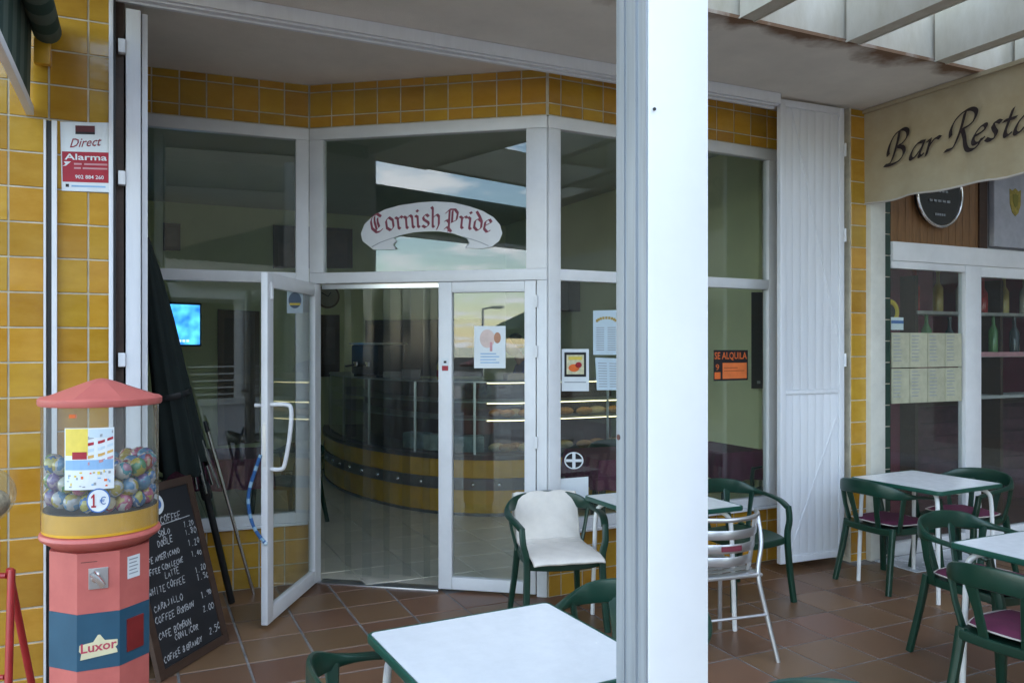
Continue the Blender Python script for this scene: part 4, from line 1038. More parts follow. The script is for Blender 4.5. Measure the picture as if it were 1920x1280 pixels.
# ------------------------------------------------------------------ inside the shop
PBK = Plane(F(0,BACK+.003), (SE,-CE,0)); PLW = Plane(F(-2.145,-3), (CE,SE,0)); PRW = Plane(F(2.875,-3), (-CE,-SE,0))
M_ROSE = P('dark_hardwood', (.07,.022,.014), .5, var=.2)
M_GREYBAND = P('grey_steel_band', (.16,.17,.17), .35, metal=.5, var=.1)
M_COUNTERY = P('counter_yellow_tile', (.66,.37,.03), .22, var=.1, rnd=.08)
cp = catmull([Vector(p) for p in ((-2.52,10.8,0),(-2.38,10.15,0),(-2.14,9.5,0),(-1.86,8.98,0),(-1.5,8.5,0),(-1.02,8.03,0),(-.5,7.77,0),(0,7.76,0),(.5,7.97,0),(1.15,8.27,0),(1.32,8.35,0))], 4)
def normals(c):
    out = []
    for i in range(len(c)):
        t_ = (c[min(i+1,len(c)-1)]-c[max(i-1,0)]).normalized(); out.append(Vector((-t_.y,t_.x,0)))
    return out
cn = normals(cp)
ct = thing('food_counter', 'curved yellow tiled food counter with a grey rail inside the shop', 'counter', loc=(0,8.6,0))
def wallstrip(i0, i1, z0, z1, o0, o1):
    b = MB(); vs = []; fs = []
    idx = range(i0, i1+1)
    for i in idx:
        for o_, z in ((o0,z0),(o0,z1),(o1,z1),(o1,z0)): vs.append(cp[i]+cn[i]*o_+Vector((0,0,z)))
    n = len(vs)//4
    for k in range(n-1):
        for e in range(4): a = 4*k+e; c_ = 4*k+(e+1) % 4; fs.append((a, c_, c_+4, a+4))
    fs += [(3,2,1,0), (4*n-4,4*n-3,4*n-2,4*n-1)]
    return b.add(vs, fs)
NC = len(cp)-1
wallstrip(0, NC, .0, .013, .03, .5).build('plinth', M_BLACK, ct, world=True)
wallstrip(0, NC, .014, .04, -.012, .5).build('kick_rail', M_GREYBAND, ct, world=True)
for i in range(0, NC, 2):
    j = min(i+2, NC)
    for z0, z1 in ((.042,.262), (.378,.553)): 
        b = wallstrip(i, j, z0, z1, 0, .06); b.build('panel', M_COUNTERY, ct, world=True)
wallstrip(0, NC, .264, .376, -.018, .05).build('rail', M_GREYBAND, ct, world=True)
for i in range(1, NC, 2):
    p = cp[i]-cn[i]*.019+Vector((0,0,.32)); MB().sphere(p, .022, 10, 6).build('rail_lamp', M_CHROME, ct, smooth=True, world=True)
wallstrip(0, NC, .555, .60, -.02, .62).build('deck', P('dark_deck',(.03,.035,.035),.4), ct, world=True)
wallstrip(0, NC, .055, .55, .07, .6).build('carcass', M_BLACK, ct, world=True)
for z in (.93, 1.10, 1.30): wallstrip(0, NC, z, z+.012, .10 if z < 1.2 else .06, .5).build('shelf', P('shelf_steel',(.45,.47,.46),.3,metal=.4), ct, world=True)
wallstrip(0, NC, .605, 1.30, .055, .060).build('pane', glass('display_glass', tint=(.86,.92,.90), f0=.05), ct, world=True)
wallstrip(0, NC, .605, 1.29, .52, .55).build('back_panel', M_ROSE, ct, world=True)
for i in range(0, NC+1, 5):
    p = cp[i]+cn[i]*.07; MB().box((p.x-.012,p.y-.012,.60), (p.x+.012,p.y+.012,1.30)).build('upright', M_ALU, ct, world=True)
# strip lamps inside the lit end of the cabinet
M_LAMP = P('warm_tube', (1,.9,.7), .5, emit=(1.0,.78,.45), estr=1.0)
for z in (1.288, 1.088, .918):
    b = wallstrip(26, NC, z, z+.008, .13, .15); b.build('lamp_tube', M_LAMP, ct, world=True)
# food on the shelves
M_PASTRY = P('baked_pastry', (.50,.28,.09), .6, var=.3, scale=40, col2=(.28,.12,.03), bump=.4, bscale=80)
M_BREAD = P('pale_bun', (.62,.50,.30), .7, var=.2, scale=30)
random.seed(5)
for i in range(27, NC-1):
    for k, z in enumerate((.602, .944)):
        p = cp[i]+cn[i]*(.22+.06*(i % 2))
        b = MB(); b.sphere((0,0,0), .085, 14, 8, (1.15,.7,.5))
        o = b.build('pasty', M_PASTRY if (i+k) % 3 else M_BREAD, None, smooth=True, loc=(p.x,p.y,z+.042)); o.rotation_euler = (0,0,TH+random.uniform(-.4,.4)); o['kind'] = 'thing'
        tag(o, 'golden baked pasty on the '+('lower deck' if k == 0 else 'middle shelf')+' of the lit counter display', 'pastry', 'pasties in the counter display')
for i,(k,c,hx) in enumerate(((19,(.35,.45,.52),.14),(21,(.5,.55,.55),.12),(24,(.25,.32,.36),.15))):
    p = cp[k]+cn[k]*.25
    o = MB().box((-hx,-.08,0), (hx,.08,.16), .015).build('packet', P('packet_%d'%i, c, .3, var=.3, scale=12), None, smooth=True, loc=(p.x,p.y,.603)); o.rotation_euler = (0,0,R((-30,-12,8)[i])); o['kind'] = 'thing'
    tag(o, ('crumpled blue-white packet at the bend of the counter display','pale packet beside the crumpled one in the display','dark grey box at the middle of the counter display')[i], 'packet')
# things on top of the counter
p = PBK
def topthing(i, off, z): q = cp[i]+cn[i]*off; return q+Vector((0,0,z))
b = thing('sauce_bottle', 'yellow bottle with red label standing on the counter top', 'bottle', loc=topthing(21,.3,1.313))
MB().lathe([(.035,0),(.038,.02),(.038,.14),(.02,.19),(.014,.24)], 14).build('body', P('yellow_plastic',(.6,.45,.08),.3), b, smooth=True); MB().lathe([(.016,.2405),(.016,.27)],12).build('cap', M_YEL, b, smooth=True); MB().lathe([(.0385,.03),(.0385,.10)],14).build('label_band', M_REDINK, b, smooth=True)
b = thing('coffee_machine', 'dark espresso machine standing on the left of the counter', 'machine', mat=Matrix.Translation(topthing(13,.32,1.313)) @ Matrix.Rotation(R(-50),4,'Z'))
MB().box((-.3,-.18,.03), (.3,.18,.36), .03).build('body', M_BLACK, b, smooth=True); MB().box((-.31,-.2,.361), (.31,.2,.38), .008).build('cup_tray', M_ALU, b, smooth=True)
for x in (-.13,.13): MB().lathe([(.035,.12),(.04,.17)],12).build('brew_head', M_CHROME, b, smooth=True, loc=(x,-.2,0)); MB().tube([(x,-.2,.14),(x,-.34,.12)],.012,8).build('handle', M_BLACK, b, smooth=True)
for x in (-.25,.25): MB().box((x-.03,-.15,0),(x+.03,.15,.029)).build('foot', M_BLACK, b)
for k, i in enumerate((16,18,29,33)):
    q = topthing(i,.28,1.313); o = MB().box((-.10,-.07,0),(.10,.07,.07+.03*(k%2)),.01).build('carton', P('carton_%d'%k,((.30,.30,.28),(.18,.17,.16),(.42,.33,.22),(.35,.12,.10))[k],.6), None, smooth=True, loc=q); o['kind']='thing'; o.rotation_euler=(0,0,R(10*k))
    tag(o, ('grey carton on the counter beside the espresso machine','dark tray on the counter left of the yellow bottle','tan carton on the counter behind the poster','small red carton at the right end of the counter')[k], 'carton')

# back wall: dark hatch, pictures, clock, wooden door, television
def wallthing(pl, px, name, label, cat, thick=.03, mat=M_ROSE, off=.004):
    return sheet(pl, px, thick, mat, name, label, cat, off)
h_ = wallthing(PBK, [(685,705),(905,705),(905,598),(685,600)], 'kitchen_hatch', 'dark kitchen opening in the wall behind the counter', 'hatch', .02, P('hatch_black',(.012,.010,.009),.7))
for x0, y0, x1, y1 in ((690,609,703,640),(690,650,703,690)):
    mp = quad(PBK, [(x0,y1),(x1,y1),(x1,y0),(x0,y0)], .027); print_rect('shelf_item', mp, (0,0,1,1), M_ROSE, h_)
def picture(px, label, inner, pl=PBK, fr=.12):
    r_ = wallthing(pl, px, 'wall_picture', label, 'picture', .03, M_DARKBROWN)
    mp = quad(pl, px, .037); print_rect('canvas_print', mp, (fr,fr,1-fr,1-fr), inner, r_); return r_
M_ART = P('dark_painting', (.16,.09,.07), .5, var=.4, scale=3, col2=(.02,.015,.014))
M_ART2 = P('brown_print', (.11,.075,.06), .5, var=.4, scale=4)
picture([(512,503),(660,503),(660,430),(512,422)], 'wide dark painting on the green wall behind the door mullion', M_ART, fr=.06)
picture([(598,706),(636,706),(636,590),(598,590)], 'tall framed print on the wall seen through the open doorway', M_ART2, fr=.2)
picture([(306,470),(338,470),(338,420),(306,418)], 'small dark picture high on the wall at the left', M_ART2, fr=.15)
cc = PBK.hit(614,556,.004); ck = thing('wall_clock', 'round wall clock seen faintly through the strip curtain', 'clock', loc=cc, rotz=TH)
MB().lathe([(.16,0),(.16,.03)],28).build('case', P('clock_case',(.16,.10,.06),.5), ck, smooth=True).rotation_euler = (R(90),0,0)
MB().lathe([(.135,.0305),(.135,.032)],28).build('dial', P('clock_dial',(.36,.33,.24),.5), ck, smooth=True).rotation_euler = (R(90),0,0)
for a, l_ in ((35,.07),(-60,.10)): MB().box((-.006,-.036,0),(.006,-.034,l_)).build('hand', M_BLACK, ck).rotation_euler = (0,R(a),0)
wd = wallthing(PBK, [(408,835),(486,828),(486,584),(408,580)], 'wooden_door', 'brown wooden door at the back of the shop', 'door', .05, P('brown_door',(.13,.065,.03),.5,var=.15,stretch=(9,9,1)))
for v0, v1 in ((.06,.45),(.52,.94)):
    mp = quad(PBK, [(408,835),(486,828),(486,584),(408,580)], .0555); print_rect('door_panel', mp, (.16,v0,.84,v1), P('brown_door_panel',(.09,.042,.02),.5), wd)
q = PBK.hit(330,608,.28)
tv = thing('television', 'wall television glowing blue at the left of the shop', 'television', loc=q, rotz=TH+R(24))
MB().box((-.33,0,-.27),(.33,.06,.27),.01).build('case', M_BLACK, tv, smooth=True)
sm = P('tv_screen', (.02,.06,.12), .2, emit=(.03,.30,.85), estr=.55)
t = sm.node_tree; bb = t.nodes['Principled BSDF']; tcn = N(t,'ShaderNodeTexCoord'); nn = N(t,'ShaderNodeTexNoise'); nn.inputs['Scale'].default_value = 4; rr2 = N(t,'ShaderNodeValToRGB')
rr2.color_ramp.elements[0].color = (.01,.10,.45,1); rr2.color_ramp.elements[1].color = (.10,.55,.95,1); rr2.color_ramp.elements[0].position = .38; rr2.color_ramp.elements[1].position = .68
t.links.new(tcn.outputs['Object'], nn.inputs['Vector']); t.links.new(nn.outputs['Fac'], rr2.inputs['Fac']); t.links.new(rr2.outputs[0], bb.inputs['Emission Color'])
MB().box((-.305,-.003,-.245),(.305,-.0005,.245)).build('screen', sm, tv)
for k in range(4): MB().box((-.02+.05*k,-.005,-.215),(.015+.05*k,-.0035,-.185)).build('caption', P('tv_caption',(.5,.6,.8),.4,emit=(.4,.6,.9),estr=.5), tv)
MB().tube([(0,.06,0),(0,.26,.02)], .02, 8).build('bracket', M_BLACK, tv)
sp_ = wallthing(PRW, [(1052,584),(1088,584),(1088,528),(1052,530)], 'loudspeaker', 'dark box loudspeaker high on the right inner wall', 'speaker', .16, M_BLACK)
bb_ = wallthing(PRW, [(1412,728),(1433,728),(1433,548),(1412,548)], 'black_board', 'tall narrow black board on the green wall at the right', 'board', .02, M_BLACKINK)
MB().box((0,0,0),(.02,.02,.02)) ; 
mp = quad(PRW, [(1412,728),(1433,728),(1433,548),(1412,548)], .0255); print_rect('mark', mp, (.35,.05,.65,.08), M_GREYINK, bb_)
# dining table with burgundy cloth and inner chairs
def inner_table(x, y, lab, rot=0.3):
    t_ = thing('dining_table', lab, 'table', loc=(x,y,.008), rotz=rot)
    for sx in (1,-1):
        for sy in (1,-1): MB().box((sx*.34-.02,sy*.34-.02,0),(sx*.34+.02,sy*.34+.02,.71)).build('leg', M_GREEN, t_)
    MB().box((-.38,-.38,.711),(.38,.38,.735)).build('table_top', M_GREEN, t_)
    return t_
def cloth(x, y, z, lab, rot=.3):
    t_ = thing('tablecloth', lab, 'tablecloth', loc=(x,y,z), rotz=rot)
    b = MB(); n = 28; vs = []; fs = []; H = .42
    for i in range(n*4):
        u = (i % n)/n; sd = i//n
        cor = [(-H,-H),(H,-H),(H,H),(-H,H)]; a, c = Vector(cor[sd]), Vector(cor[(sd+1) % 4]); p = a.lerp(c,u); w_ = .014*math.sin(i*1.35)
        nrm = Vector((0,-1)) if sd == 0 else Vector((1,0)) if sd == 1 else Vector((0,1)) if sd == 2 else Vector((-1,0))
        vs.append((p.x*.93,p.y*.93,0)); q = p+nrm*w_; vs.append((q.x,q.y,-.24+.006*math.sin(i*.8)))
    m_ = n*4
    for i in range(m_): j = (i+1) % m_; fs.append((2*i,2*i+1,2*j+1,2*j))
    fs.append(tuple(2*i for i in range(m_)))
    b.add(vs, fs).build('cloth', M_BURG, t_, smooth=True)
for x, y, lab in ((-2.45,6.75,'dining table inside the left window'),(.95,6.85,'dining table inside the right window left of the post'),(2.05,7.30,'dining table inside the window right of the post')):
    inner_table(x, y, lab); cloth(x, y, .748, 'burgundy cloth on the '+lab)
for x, y, f, lab in ((-2.05,7.35,(-.4,-.8),'dark green chair behind the burgundy table in the left window'),(-3.0,6.5,(1,.3),'dark green chair at the left of the inner burgundy table'),(1.0,7.55,(0,-1),'dark green chair behind the table in the right window'),(2.35,6.95,(-.8,.5),'dark green chair by the inner right wall')):
    dup(proto, place(x,y,facing(*f),.012), lab)
# server behind the counter
def skin_body(name, chains, mat, parent):
    verts = []; edges = []; rad = []; idx = {}
    for ch in chains:
        prev = None
        for (x,y,z,r_) in ch:
            k = (round(x,3),round(y,3),round(z,3))
            if k not in idx: idx[k] = len(verts); verts.append((x,y,z)); rad.append(r_)
            if prev is not None: edges.append((prev, idx[k]))
            prev = idx[k]
    me = bpy.data.meshes.new(name); me.from_pydata(verts, edges, []); o = bpy.data.objects.new(name, me); C.objects.link(o); o.parent = parent
    md = o.modifiers.new('skin','SKIN'); md.use_smooth_shade = True
    for i, v in enumerate(me.skin_vertices[0].data): v.radius = (rad[i] if not isinstance(rad[i],tuple) else rad[i][0], rad[i] if not isinstance(rad[i],tuple) else rad[i][1]); v.use_root = (i == 0)
    sd = o.modifiers.new('sub','SUBSURF'); sd.levels = 2; sd.render_levels = 2
    me.materials.append(mat); return o
hp_ = cp[27]+cn[27]*.95
pe = thing('person', 'person in a navy top leaning forward behind the food counter', 'person', loc=(hp_.x+.46,hp_.y+.10,.008), rotz=math.atan2(-.9,-.25)+math.pi/2-R(62))
# local: faces -y
skin_body('clothed_body', [[(0,.05,.93,.15),(0,.04,1.10,.145),(0,-.02,1.28,.155),(0,-.10,1.42,.13),(0,-.15,1.50,.06)],
    [(0,-.10,1.42,.13),(.17,-.12,1.41,.065),(.24,-.22,1.20,.05),(.20,-.42,1.14,.042)], [(0,-.10,1.42,.13),(-.17,-.12,1.41,.065),(-.24,-.20,1.18,.05),(-.22,-.40,1.08,.042)],
    [(0,.05,.93,.15),(.10,.05,.85,.095),(.11,.02,.48,.065),(.11,.05,.06,.05)], [(0,.05,.93,.15),(-.10,.05,.85,.095),(-.11,.02,.48,.065),(-.11,.05,.06,.05)]], M_NAVY, pe)
hd = MB().sphere((0,-.235,1.655), .098, 18, 12, (.80,.95,1.18)).build('head', M_SKIN, pe, smooth=True)
MB().sweep([(0,-.14,1.47),(0,-.19,1.57)], [(.052,.052)]*2, seg=12).build('neck', M_SKIN, pe, smooth=True)
MB().sphere((0,-.210,1.69), .100, 18, 12, (.86,.94,1.0)).build('hair', M_HAIR, pe, smooth=True)
for s_ in (1,-1):
    MB().sphere((.033*s_,-.322,1.665), .011, 8, 6).build('eye', M_BLACKINK, hd, smooth=True); MB().sphere((.079*s_,-.23,1.645), .018, 8, 6, (.5,1,1.5)).build('ear', M_SKIN, hd, smooth=True)
MB().sphere((0,-.335,1.635), .014, 8, 6, (.8,1.1,1.4)).build('nose', M_SKIN, hd, smooth=True); MB().sphere((0,-.318,1.597), .018, 8, 6, (1.3,.5,.35)).build('mouth', P('lips',(.35,.12,.10),.5), hd, smooth=True)
for s_, zz_ in ((1,1.14),(-1,1.08)):
    x0 = .20*s_ if s_ > 0 else -.22; y0 = -.42 if s_ > 0 else -.40
    fa = skin_body('forearm', [[(x0,y0+.02,zz_,.036),(x0-.02*s_,y0-.12,zz_-.06,.030),(x0-.03*s_,y0-.19,zz_-.09,.034)]]+[[(x0-.03*s_,y0-.19,zz_-.09,.034),(x0-.03*s_+(k-1.5)*.021,y0-.245,zz_-.105,.0095),(x0-.03*s_+(k-1.5)*.023,y0-.275+.008*abs(k-1.5),zz_-.13,.008)] for k in range(4)]+[[(x0-.03*s_,y0-.19,zz_-.09,.034),(x0-.03*s_-.05*s_,y0-.215,zz_-.10,.011),(x0-.03*s_-.06*s_,y0-.245,zz_-.115,.009)]], M_SKIN, pe)

# ------------------------------------------------------------------ papers and signs on the glass
PD = Plane(PB[1].p, PB[1].n)
# arched shop sign (outline follows the photo), built on the glass of the middle facet
def arch(cx, top):
    pass
px_top = [(680,452),(677,438),(684,420),(700,405),(722,393),(750,385),(785,380),(815,378),(850,380),(880,387),(906,396),(926,408),(938,422),(942,438),(936,452),(922,463),(905,466)]
px_bot = [(872,465),(880,455),(876,447),(868,444),(850,438),(825,434),(800,434),(775,436),(752,441),(738,446),(745,452),(738,458),(742,468),(700,468)]
cs_ = thing('shop_sign', 'white ribbon shaped sign with maroon blackletter on the door transom glass', 'sign', loc=PD.hit(810,440,-.0), rotz=MATRIX[dw.name].to_euler().z)
OFF = -.012
MB().prism([PD.hit(x,y,OFF) for x,y in px_top+px_bot], PD.n*.004).build('ribbon', P('sign_white',(.66,.67,.68),.5,var=.05), cs_, world=True)
def nibline(pts, wpx, off, name, mat, par, pl=PD):
    b = MB(); vs = []
    for i,(x,y) in enumerate(pts):
        a = Vector(pts[max(0,i-1)]); c = Vector(pts[min(len(pts)-1,i+1)]); d = (c-a).normalized(); n_ = Vector((-d.y,d.x))*wpx/2
        vs += [pl.hit(x-n_.x,y-n_.y,off), pl.hit(x+n_.x,y+n_.y,off)]
    return b.add(vs, [(2*i,2*i+1,2*i+3,2*i+2) for i in range(len(pts)-1)]).build(name, mat, par, world=True)
for ln in ([(697,463),(712,455),(728,449),(740,445)], [(868,444),(885,449),(900,454),(916,461)], [(742,452),(737,459),(743,467)], [(876,447),(880,456),(873,464)]):
    nibline(ln, 1.6, OFF+.0046, 'fold_line', M_GREYINK, cs_)
BLK = {
 'C': (1.05,[[(.90,1.05),(.66,1.28),(.34,1.18),(.16,.86),(.16,.36),(.42,.04),(.66,.06),(.88,.22)],[(.46,1.14),(.40,.80),(.46,.20)],[(.64,1.0),(.60,.70),(.66,.36)]]),
 'o': (.70,[[(.34,.92),(.12,.72),(.12,.22),(.36,.02)],[(.34,.92),(.58,.70),(.58,.22),(.36,.02)]]),
 'r': (.60,[[(.06,.86),(.22,.76),(.22,.14),(.34,.04)],[(.26,.70),(.44,.90),(.56,.78)]]),
 'n': (.78,[[(.04,.86),(.18,.76),(.18,.12),(.28,.02)],[(.22,.70),(.46,.92),(.60,.78),(.60,.14),(.72,.04)]]),
 'i': (.42,[[(.04,.86),(.20,.76),(.20,.14),(.32,.04)],[(.14,1.22),(.26,1.12)]]),
 's': (.62,[[(.54,.76),(.36,.92),(.14,.74),(.20,.56),(.50,.36),(.52,.18),(.30,.02),(.08,.16)]]),
 'h': (.78,[[(.08,1.42),(.18,1.30),(.18,.12),(.28,.02)],[(.22,.70),(.46,.92),(.60,.76),(.60,.22),(.46,-.12)]]),
 'P': (.98,[[(.30,1.30),(.30,-.22)],[(.02,.98),(.30,1.28),(.66,1.30),(.86,1.06),(.80,.58),(.44,.38)],[(.50,1.22),(.50,.40)],[(.0,-.10),(.18,.10),(.48,-.24)],[(-.02,.42),(.14,.56),(.30,.40)]]),
 'd': (.72,[[(.34,.84),(.12,.66),(.12,.22),(.36,.02),(.60,.24),(.58,.66),(.40,.98),(.14,1.32)],[(.34,.84),(.58,.66)]]),
 'e': (.62,[[(.56,.20),(.36,.02),(.12,.22),(.12,.70),(.36,.92),(.54,.74),(.18,.46)]]),
}
centers = [(711,421,.40),(740,420,.20),(764,416,.12),(781,413,.09),(799,411,.04),(813,409,.0),(824,407,-.02) ]
def bl_word(word, x0, size, gaps):
    x = x0
    for ch in word:
        adv, stk = BLK[ch]; cx = x+adv*size/2
        base = 427.0+.00088*(cx-812)**2; rot = -math.atan(.00176*(cx-812))
        b = MB()
        def pm_(lx, ly, o): return PD.hit(lx, -ly, OFF+.0046+o)
        nib([[(p[0]-adv/2, p[1]) for p in st] for st in stk], cx, -base, size, 0.0, R(42), .20, pm_, b, smooth=False, rot=rot)
        b.build('letter', M_MAROONINK, cs_, world=True); x += adv*size*gaps
bl_word('Cornish', 695, 27.5, .97); bl_word('Pride', 833, 27.5, .94)
# posters
def paper(pl, px, name, label, mat=M_PAPER, off=.020, cat='notice'):
    return sheet(pl, px, .0015, mat, name, label, cat, off-.04)
IN = -.014
r1 = sheet(PD, [(889,690),(948,690),(948,611),(889,611)], .0015, M_PAPER, 'poster', 'white poster with a pink figure on the narrow door leaf', 'poster', IN)
mp = quad(PD, [(889,690),(948,690),(948,611),(889,611)], IN+.002)
print_poly('print_shape', mp, circle(.42,.70,.24,.22), P('pale_pink_ink',(.75,.58,.52),.6), r1); 
mp2 = quad(PD, [(889,690),(948,690),(948,611),(889,611)], IN+.0024)
print_poly('print_shape', mp2, circle(.74,.72,.11,.13), P('tan_ink',(.50,.24,.14),.6), r1); print_rect('print_shape', mp2, (.50,.40,.58,.62), M_PINKINK, r1)
for k in range(4): print_rect('print_line', mp2, (.2,.12+.07*k,.8-.1*(k%2),.145+.07*k), M_SKYINK, r1)
for dx_ in (884,): pass
PR = Plane(PB[2].p, PB[2].n)
r2 = sheet(PR, [(1112,665),(1161,665),(1161,581),(1112,582)], .0015, M_PAPER2, 'menu_sheet', 'upper printed menu sheet with a gold heading on the right window', 'notice', IN)
Q = [(1112,665),(1161,665),(1161,581),(1112,582)]; mp = quad(PR, Q, IN+.002)
for k in range(9): 
    a = math.pi*(.12+.76*k/8); print_rect('heading', mp, (.5-.38*math.cos(a)-.04,.70+.10*math.sin(a),.5-.38*math.cos(a)+.05,.76+.10*math.sin(a)), P('gold_ink',(.42,.30,.08),.6), r2)
for k in range(11): print_rect('print_line', mp, (.12,.10+.05*k,.42,.118+.05*k), M_GREYINK, r2); print_rect('print_line', mp, (.55,.10+.05*k,.86,.118+.05*k), M_GREYINK, r2)
Q = [(1119,731),(1163,731),(1163,672),(1116,670)]; r3 = sheet(PR, Q, .0015, M_PAPER2, 'price_sheet', 'lower plain price sheet taped under the menu on the right window', 'notice', IN)
mp = quad(PR, Q, IN+.002)
for k in range(10): print_rect('print_line', mp, (.1,.10+.08*k,.45,.125+.08*k), M_GREYINK, r3); print_rect('print_line', mp, (.55,.10+.08*k,.9,.125+.08*k), M_GREYINK, r3)
Q = [(1053,733),(1104,733),(1104,654),(1053,654)]; r4 = sheet(PR, Q, .0015, M_PAPER, 'poster', 'white poster with a framed food picture on the right window', 'poster', IN)
mp = quad(PR, Q, IN+.002); mp2 = quad(PR, Q, IN+.0024); mp3 = quad(PR, Q, IN+.0028)
print_rect('picture_frame', mp, (.10,.34,.90,.92), M_BLACKINK, r4); print_rect('picture', mp2, (.18,.40,.82,.86), P('cream_ink',(.72,.68,.45),.6,var=.2,scale=30), r4)
print_poly('picture_shape', mp3, circle(.45,.55,.20,.09), M_ORGINK, r4); print_poly('picture_shape', mp3, circle(.62,.62,.12,.07), M_REDINK, r4); print_rect('picture_shape', mp3, (.25,.74,.75,.82), M_YELINK, r4)
print_rect('print_line', mp2, (.1,.20,.9,.225), M_GREYINK, r4)
Q = [(1050,934),(1103,934),(1103,893),(1051,897)]; r5 = sheet(PR, Q, .0015, M_PAPER, 'blank_card', 'blank white card at the bottom of the right window', 'notice', IN)
c0 = (1076,863)
cr_ = thing('cross_sticker', 'round black sticker with a white cross on the right window', 'sticker', loc=PR.hit(*c0,IN))
print_poly('ring', lambda u,v: PR.hit(u,v,IN), circle(c0[0],c0[1],18,16,32), M_PAPER, cr_); print_poly('disc', lambda u,v: PR.hit(u,v,IN+.0006), circle(c0[0],c0[1],15.5,13.8,32), M_BLACKINK, cr_)
print_rect('cross_bar', lambda u,v: PR.hit(c0[0]-15+30*u,c0[1]+2.6-5.2*v,IN+.0012), (0,0,1,1), M_PAPER, cr_); print_rect('cross_bar', lambda u,v: PR.hit(c0[0]-3+6*u,c0[1]+14-28*v,IN+.0016), (0,0,1,1), M_PAPER, cr_)
Q = [(1338,714),(1402,712),(1402,656),(1338,656)]; r6 = sheet(PR, Q, .0015, M_BLACKINK, 'letting_sign', 'orange and black letting sign on the window beside the shutter', 'sign', IN)
mp = quad(PR, Q, IN+.002); mp2 = quad(PR, Q, IN+.0026)
print_rect('panel', mp, (.26,.06,.97,.58), P('bright_orange_ink',(.85,.20,.05),.5), r6); print_rect('panel', mp, (.03,.06,.20,.28), M_ORGINK, r6)
print_text('lettering', 'SE ALQUILA', lambda u,v: mp(.03+.94*u,.66+.27*v), M_ORGINK, r6, offset=.01)
print_text('lettering', '9', lambda u,v: mp(.06+.1*u,.34+.2*v), M_ORGINK, r6)
for k in range(2): print_rect('print_line', mp2, (.30,.30+.10*k,.9-.2*k,.33+.10*k), P('dark_orange_ink',(.5,.10,.03),.5), r6)
# alarm plate on the tiles
Q = [(116,358),(205,361),(205,231),(113,229)]; al = sheet(PF, Q, .006, M_PAPER, 'alarm_plate', 'white and red alarm company plate on the tiled wall', 'sign', .005)
mp = quad(PF, Q, .0118); mp2 = quad(PF, Q, .0124)
print_rect('field', mp, (.02,.135,.985,.575), M_REDINK, al)
print_rect('mark', mp, (.30,.83,.70,.955), P('dark_red_mark',(.10,.008,.012),.5), al); print_rect('mark', mp2, (.30,.83,.70,.865), M_BLACKINK, al)
print_text('lettering', 'Direct', lambda u,v: mp(.18+.66*u,.63+.13*v+.04*u), P('dark_red_ink',(.28,.03,.05),.5), al, offset=.01, shear=.35)
print_text('lettering', 'Alarma', lambda u,v: mp2(.07+.88*u,.455+.09*v), M_PAPER, al, offset=.015)
for k, (x0,x1,z0) in enumerate(((.26,.42,.385),(.47,.96,.385),(.26,.40,.325),(.44,.96,.325))): print_rect('print_line', mp2, (x0,z0,x1,z0+.026), M_PINKINK, al)
print_text('lettering', '902 884 260', lambda u,v: mp2(.28+.60*u,.185+.055*v), M_PAPER, al, offset=.01); 
print_poly('arrow', mp2, [(.02,.36),(.10,.37),(.20,.43),(.05,.43),(.09,.39)], M_PAPER, al)
print_rect('mark', mp, (.08,.06,.15,.105), M_BLACKINK, al); print_rect('print_line', mp, (.20,.065,.92,.09), M_SKYINK, al)
# stickers
Q = [(828,696),(841,696),(841,671),(828,671)]; PL = Plane(PB[1].p+PB[1].n*.014, PB[1].n)
s1_ = sheet(PL, Q, .001, M_PAPER, 'push_sticker', 'small white and red sticker on the door stile', 'sticker', .002); mp = quad(PL, Q, .0036); print_rect('field', mp, (.05,.05,.95,.42), M_REDINK, s1_); print_rect('mark', mp, (.3,.62,.7,.78), M_BLACKINK, s1_)
OP = Plane(hp, MATRIX[od.name].to_3x3() @ Vector((0,1,0)))
c0 = (553,566); s2_ = thing('door_sticker', 'round pale sticker at the top of the open glass door', 'sticker', loc=OP.hit(*c0,.0035))
print_rect('backing', lambda u,v: OP.hit(538+30*u,587-42*v,.0040), (0,0,1,1), M_PAPER2, s2_)
print_poly('disc', lambda u,v: OP.hit(u,v,.0050), circle(553,563,12,15), P('grey_blue_ink',(.12,.17,.25),.5), s2_); print_rect('stripe', lambda u,v: OP.hit(543+20*u,572-4*v,.0056), (0,0,1,1), M_YELINK, s2_)
# blue braided cord on the open door
def dl(x, z, y=.03): return MATRIX[od.name] @ Vector((x,y,z))
ko = thing('braided_cord', 'blue and white braided cord hanging from the open door', 'cord', loc=dl(W_,.97))
pts = catmull([dl(W_+.005,1.02,-.02), dl(W_+.012,.93,-.05), dl(W_+.02,.80,-.085), dl(W_+.02,.68,-.08), dl(W_+.015,.58,-.045), dl(W_+.005,.505,.01)], 8)
cordm = [P('cord_blue',(.02,.10,.28),.7), P('cord_pale',(.25,.40,.52),.7)]
for i in range(0, len(pts)-2, 2):
    MB().tube(pts[i:i+3], .011 if (i//2) % 2 else .0105, 8).build('braid', cordm[(i//2) % 3 == 0], ko, smooth=True, world=True)
MB().sphere(pts[-1], .014, 10, 7).build('end_knot', M_PAPER2, ko, smooth=True, world=True)

